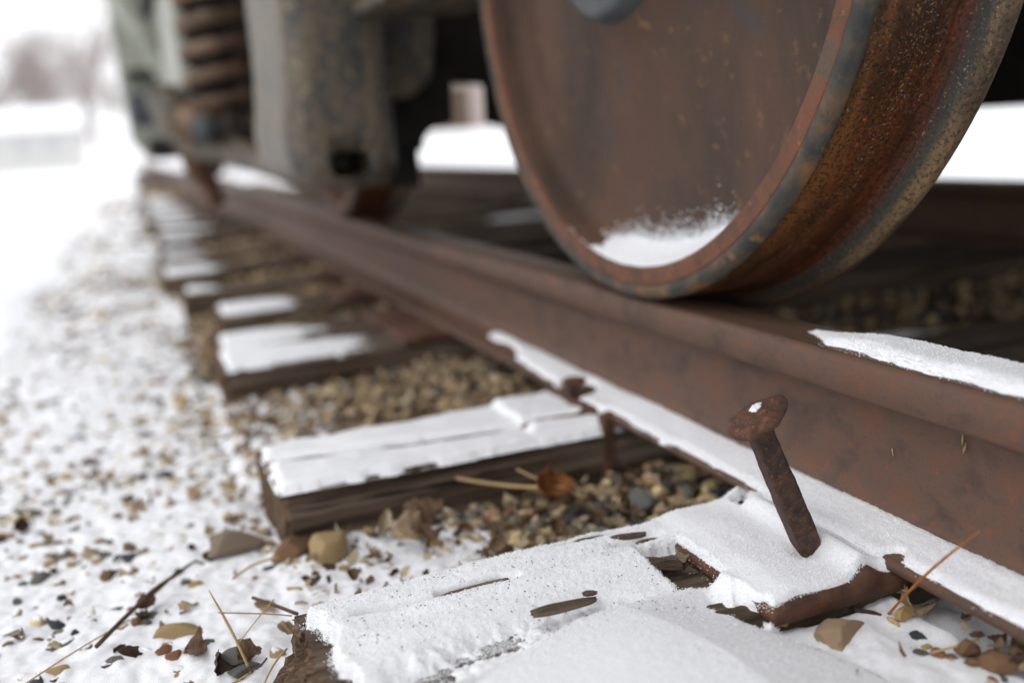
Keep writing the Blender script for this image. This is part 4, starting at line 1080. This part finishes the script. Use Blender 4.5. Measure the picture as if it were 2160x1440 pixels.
# ---------------------------------------------------------------- stalks, straws, chips
M_straw = solid("straw", hexc('b89c72'), 200, .7, .6, .0004); M_twig = solid("twig_brown", hexc('5a4638'), 160, .6, .8, .0006); M_red = solid("red_straw", hexc('a0622f'), 200, .7, .5, .0004)
def wob(a, b, n, amp, seed):
    r = random.Random(seed); a, b = Vector(a), Vector(b); o = [r.uniform(-1, 1) for _ in range(6)]
    return [a.lerp(b, i/(n-1))+Vector((o[0]*math.sin(3.1*i/(n-1)+o[3]), o[1]*math.sin(3.1*i/(n-1)+o[4]), o[2]*math.sin(3.1*i/(n-1))))*amp for i in range(n)]
o = tube("straw", wob((-.084, .569, -.192), (-.075, .485, -.087), 14, .003, 1), [.0011]*10+[.0010, .0008, .0006, .0004], M_red); tag(o, "long reddish straw slanting across the rail foot at the right", "straw")
o = tube("straw", wob((-.275, 1.075, -.196), (-.185, .985, -.196), 14, .008, 2), [.0022]*14, M_straw); tag(o, "thick cream straw arching over the leaves before the second tie", "straw")
o = tube("straw", wob((-.215, 1.04, -.185), (-.165, .955, -.203), 10, .004, 3), [.0012]*10, M_straw); tag(o, "thin straw crossing behind the orange leaf", "straw")
st = empty("dry_stalk", (-.567, .820, -.238)); tag(st, "upright dry weed stalk with thin side branches left of the nearest tie's end", "weed stalk")
def spart(nm, pts, rad, mt_):
    o = tube(nm, pts, rad, mt_, n=6); o.parent = st; o.matrix_parent_inverse = Matrix.Translation((.567, -.820, .238)); return o
spart("stem", wob((-.562, .818, -.240), (-.585, .845, -.165), 12, .004, 5), [.0013]*8+[.0011, .0009, .0007, .0005], M_straw)
spart("branch", wob((-.5800, .840, -.185), (-.519, .838, -.205), 10, .003, 6), [.0007]*10, M_straw)
spart("branch", wob((-.571, .829, -.215), (-.530, .850, -.190), 10, .004, 7), [.0005]*10, M_straw)
spart("branch", wob((-.562, .818, -.236), (-.605, .792, -.236), 10, .006, 8), [.0008]*10, M_straw)
spart("branch", wob((-.562, .818, -.236), (-.548, .800, -.218), 8, .004, 9), [.0009]*8, M_twig)
o = tube("twig", wob((-.545, .915, -.214), (-.513, .845, -.207), 8, .002, 10), [.0018]*8, M_twig); tag(o, "short dark twig pointing at the crumbled end of the nearest tie", "twig")
o = tube("twig", wob((-.690, .925, -.232), (-.590, 1.075, -.230), 14, .006, 11), [.0022]*6+[.003, .0035, .003, .002, .002, .0018, .0015, .001], M_twig); tag(o, "slender dark stick lying in the snow left of the ties", "twig")
o = tube("twig", wob((-.77, .87, -.236), (-.66, .96, -.230), 14, .006, 12), [.0008]*14, M_straw); tag(o, "thin curved grass stem on the snow at the far left", "straw")
o = tube("twig", wob((-.500, 1.03, -.226), (-.560, 1.0, -.229), 12, .008, 13), [.0014]*12, M_straw); tag(o, "bent straw in front of the big grey brown stone", "straw")
o = tube("twig", wob((-.102, .584, -.186), (-.090, .566, -.1862), 8, .001, 14), [.0015, .0022, .0020, .0016, .0018, .0020, .0014, .0008], solid("dark_bark", hexc('4a3532'), 150)); tag(o, "tiny dark bark sliver on the snow in front of the rail foot", "bark")
o = tube("twig", wob((-.089, .560, -.1855), (-.089, .547, -.188), 6, .001, 15), [.0012, .0022, .0024, .0018, .0014, .0006], M_straw); tag(o, "short tan seed husk by the foot of the reddish straw", "husk")
o = tube("straw", wob((-.098, .505, -.186), (-.060, .497, -.181), 8, .002, 16), [.0010]*8, M_straw); tag(o, "pale straw lying on the stones in the bottom right corner", "straw")
o = tube("straw", wob((-.555, .770, -.226), (-.530, .800, -.214), 8, .003, 17), [.0009]*8, M_straw); tag(o, "pale grass blade curving against the tie's broken end", "straw")
for k, (yy, zz, l) in enumerate(((.5655, -.053, .010), (.5625, -.058, .007), (.5640, -.062, .006))):
    o = tube("straw", [(-.0105, yy, zz+l/2), (-.0112, yy-.0006, zz), (-.0103, yy+.0004, zz-l/2)], [.0004, .0008, .0004], M_straw, n=5)
    tag(o, ["longest fleck of pale straw stuck to the rail web at the right", "middle fleck of pale straw stuck to the rail web at the right", "lowest fleck of pale straw stuck to the rail web at the right"][k], "straw", "straw flecks on the rail web")
o = tube("straw", [(-.0105, .643, -.083), (-.0105, .6415, -.090)], [.0005, .0004], M_straw, n=5); tag(o, "small single pale fleck low on the rail web behind the spike", "straw")
def wood_chip(name, label, a, b, r_, seed, mt_=M_wood):
    a, b = Vector(a), Vector(b); d = b-a; L = d.length; d.normalize(); s = d.cross(Vector((0, 0, 1))).normalized(); u = s.cross(d); n = 26; k = 30; V = []
    for i in range(k):
        t = i/(k-1); rr = r_*(1-.35*abs(2*t-1)**4)*(1-.25*t)
        for j in range(n):
            th = 2*math.pi*j/n; e = 1+.16*float(fbm(math.cos(th)*3, math.sin(th)*3, t*1.2, seed, 3))+.10*float(vn(math.cos(th)*9, math.sin(th)*9, t*3, seed+2))
            rag = .0025*float(vn(math.cos(th)*4, math.sin(th)*4, 0, seed+4)) if i in (0, k-1) else 0
            V.append(a+d*(L*t+rag)+s*(math.cos(th)*rr*e*1.25)+u*(math.sin(th)*rr*e*.8))
    F = [(i*n+j, i*n+(j+1) % n, (i+1)*n+(j+1) % n, (i+1)*n+j) for i in range(k-1) for j in range(n)]+[tuple(range(n))[::-1], tuple((k-1)*n+j for j in range(n))]
    o = obj(name, mesh(name, np.array(V), F), mt_); tag(o, label, "wood chip"); return o
wood_chip("wood_chip", "short weathered stick of wood lying in the snow on the nearest tie", (-.353, .657, -.1600), (-.300, .655, -.1600), .0052, 1)
wood_chip("wood_chip", "knob of bark behind the short stick on the nearest tie", (-.303, .668, -.160), (-.294, .664, -.1595), .003, 2)
wood_chip("wood_chip", "long splinter showing in the crack of the nearest tie", (-.402, .737, -.1685), (-.345, .735, -.166), .0032, 3)
wood_chip("wood_chip", "upper dark wood fragment beside the hollow on the nearest tie", (-.232, .760, -.1640), (-.200, .752, -.1625), .0042, 4)
wood_chip("wood_chip", "lower dark wood fragment beside the hollow on the nearest tie", (-.214, .742, -.166), (-.194, .738, -.164), .0036, 5)
wood_chip("wood_chip", "crumbly rotten wood lump at the edge of the hollow by the tie plate", (-.226, .712, -.1700), (-.196, .690, -.171), .0075, 6)
wood_chip("wood_chip", "thin bark strip on the far rim of the nearest tie", (-.262, .774, -.1655), (-.235, .770, -.1640), .0022, 7)

# ================================================================== BACKGROUND
def tree_mesh(seed, H):
    r = random.Random(seed); TV, TF = [], []; CV, CF = [], []
    def add(V, F, pts, rad, n):
        v, f = tube_arrays(pts, rad, n); k = len(V); V += v; F += [tuple(k+i for i in q) for q in f]
    def grow(p, d, L, rad, lev):
        pts = [p]; q = p.copy(); dd = d.copy()
        for i in range(4):
            dd = (dd+Vector((r.gauss(0, .14), r.gauss(0, .14), r.gauss(.05, .08)))).normalized(); q = q+dd*L/4; pts.append(q.copy())
        add(TV if lev == 0 else CV, TF if lev == 0 else CF, pts, [rad, rad*.85, rad*.7, rad*.5, rad*.3], 6 if lev == 0 else 3)
        if lev < 4:
            for i in range([9, 6, 5, 4][lev]):
                t = r.uniform(.3, 1); k = min(3, int(t*4)); b = pts[k].lerp(pts[k+1], t*4-k)
                nd = (dd+Vector((r.gauss(0, .8), r.gauss(0, .8), r.gauss(.1, .45)))).normalized()
                grow(b, nd, L*r.uniform(.42, .62), rad*.42, lev+1)
    grow(Vector((0, 0, -.2)), Vector((0, 0, 1)), H*.62, H*.018, 0)
    return mesh("trunk", np.array(TV), TF), mesh("crown", np.array(CV), CF)
TREES = [tree_mesh(40+i, 9+i) for i in range(4)]
tl = [(-23, 70), (-20.5, 78), (-16, 72), (-12, 84), (-9.2, 74), (-7.4, 88), (-5.6, 82), (-30, 95), (-24, 80), (-21, 98), (-19, 105), (-17, 86), (-15, 92), (-13, 78), (-11, 75), (-10, 90), (-8, 98), (-6.5, 80), (-5, 90), (-3.5, 76), (-2, 86), (-1, 110), (1, 82), (3, 90), (5.5, 84), (8, 100), (13, 84), (18, 96), (22, 80), (25, 86), (27, 92), (29, 80), (32, 84), (35, 78), (38, 92), (41, 84), (44, 80), (50, 88), (58, 84), (66, 78), (76, 80), (86, 74)]
for i, (tx, ty) in enumerate(tl):
    t = empty("bare_tree", (tx, ty, -.235)); s = random.uniform(.8, 1.25)
    nth = ["first", "second", "third", "fourth", "fifth", "sixth", "seventh", "eighth", "ninth", "tenth", "eleventh", "twelfth", "thirteenth", "fourteenth", "fifteenth", "sixteenth", "seventeenth", "eighteenth", "nineteenth", "twentieth", "twenty-first", "twenty-second", "twenty-third", "twenty-fourth"]
    lw = sorted([q for q in tl if q[0] < 0], key=lambda q: q[0]/q[1]); rw = sorted([q for q in tl if q[0] >= 0], key=lambda q: q[0]/q[1])
    if tx < 0: where = "left of the pale steps"; k = lw.index((tx, ty))
    else: where = "behind the truck"; k = rw.index((tx, ty))
    tag(t, f"leafless tree across the field, {nth[k]} from left of those {where}", "tree", f"bare trees {where}")
    for nm, me in zip(("trunk", "crown"), TREES[i % 4]):
        obj(nm, me, M_bark, t)
    t.scale = (s, s, s); t.rotation_euler = (0, 0, random.uniform(0, 6))
hs_ = empty("house", (-7.2, 62, -.235)); tag(hs_, "low pale house with a snowy roof far across the snow field", "house")
def hp(o): o.parent = hs_; o.matrix_parent_inverse = Matrix.Translation((7.2, -62, .235)); return o
hp(boxobj("wall", (-6.0, 64, .95), (6.4, 5, 2.4), M_wall))
hp(prism("roof", [(61, 2.1), (64, 3.4), (67, 2.1), (67, 1.95), (61, 1.95)], 'x', -9.5, -2.5, M_snow))
for wx in (-7.6, -5.8, -4.2):
    wf = hp(boxobj("window", (wx, 61.47, 1.15), (.9, .08, .9), M_wall)); p_ = boxobj("pane", (wx, 61.42, 1.15), (.74, .04, .74), M_glass); p_.parent = wf

bn = empty("barn", (21, 62, -.235)); tag(bn, "dull pinkish grey barn across the field, glimpsed through the notch behind the wheel", "barn")
def bp_(o): o.parent = bn; o.matrix_parent_inverse = Matrix.Translation((-21, -62, .235)); return o
M_barn = patchy("faded_barn_boards", [(.3, hexc('a3958f')), (.7, hexc('b3a6a0'))], 2, stretch=(8, 1, .4), rough=.9)
bp_(boxobj("wall", (21, 65, 2.4), (16, 8, 5.3), M_barn)); bp_(prism("roof", [(60.4, 5.0), (65, 8.2), (69.6, 5.0), (69.6, 4.8), (60.4, 4.8)], 'x', 12.6, 29.4, M_snow)); bp_(boxobj("door", (19, 60.95, 1.5), (3.2, .1, 3.4), M_wood))

bank = obj("snow_bank", sheet("snow_bank", np.linspace(4, 75, 60), np.linspace(40, 58, 24), lambda X, Y: -.26+.62*np.exp(-((Y-49)/4.2)**2)*ss(4, 12, X)*(1+.15*fbm(X*.2, Y*.2))), M_snow)
bank['kind'] = 'structure'; bank['label'] = "low snow bank across the field"
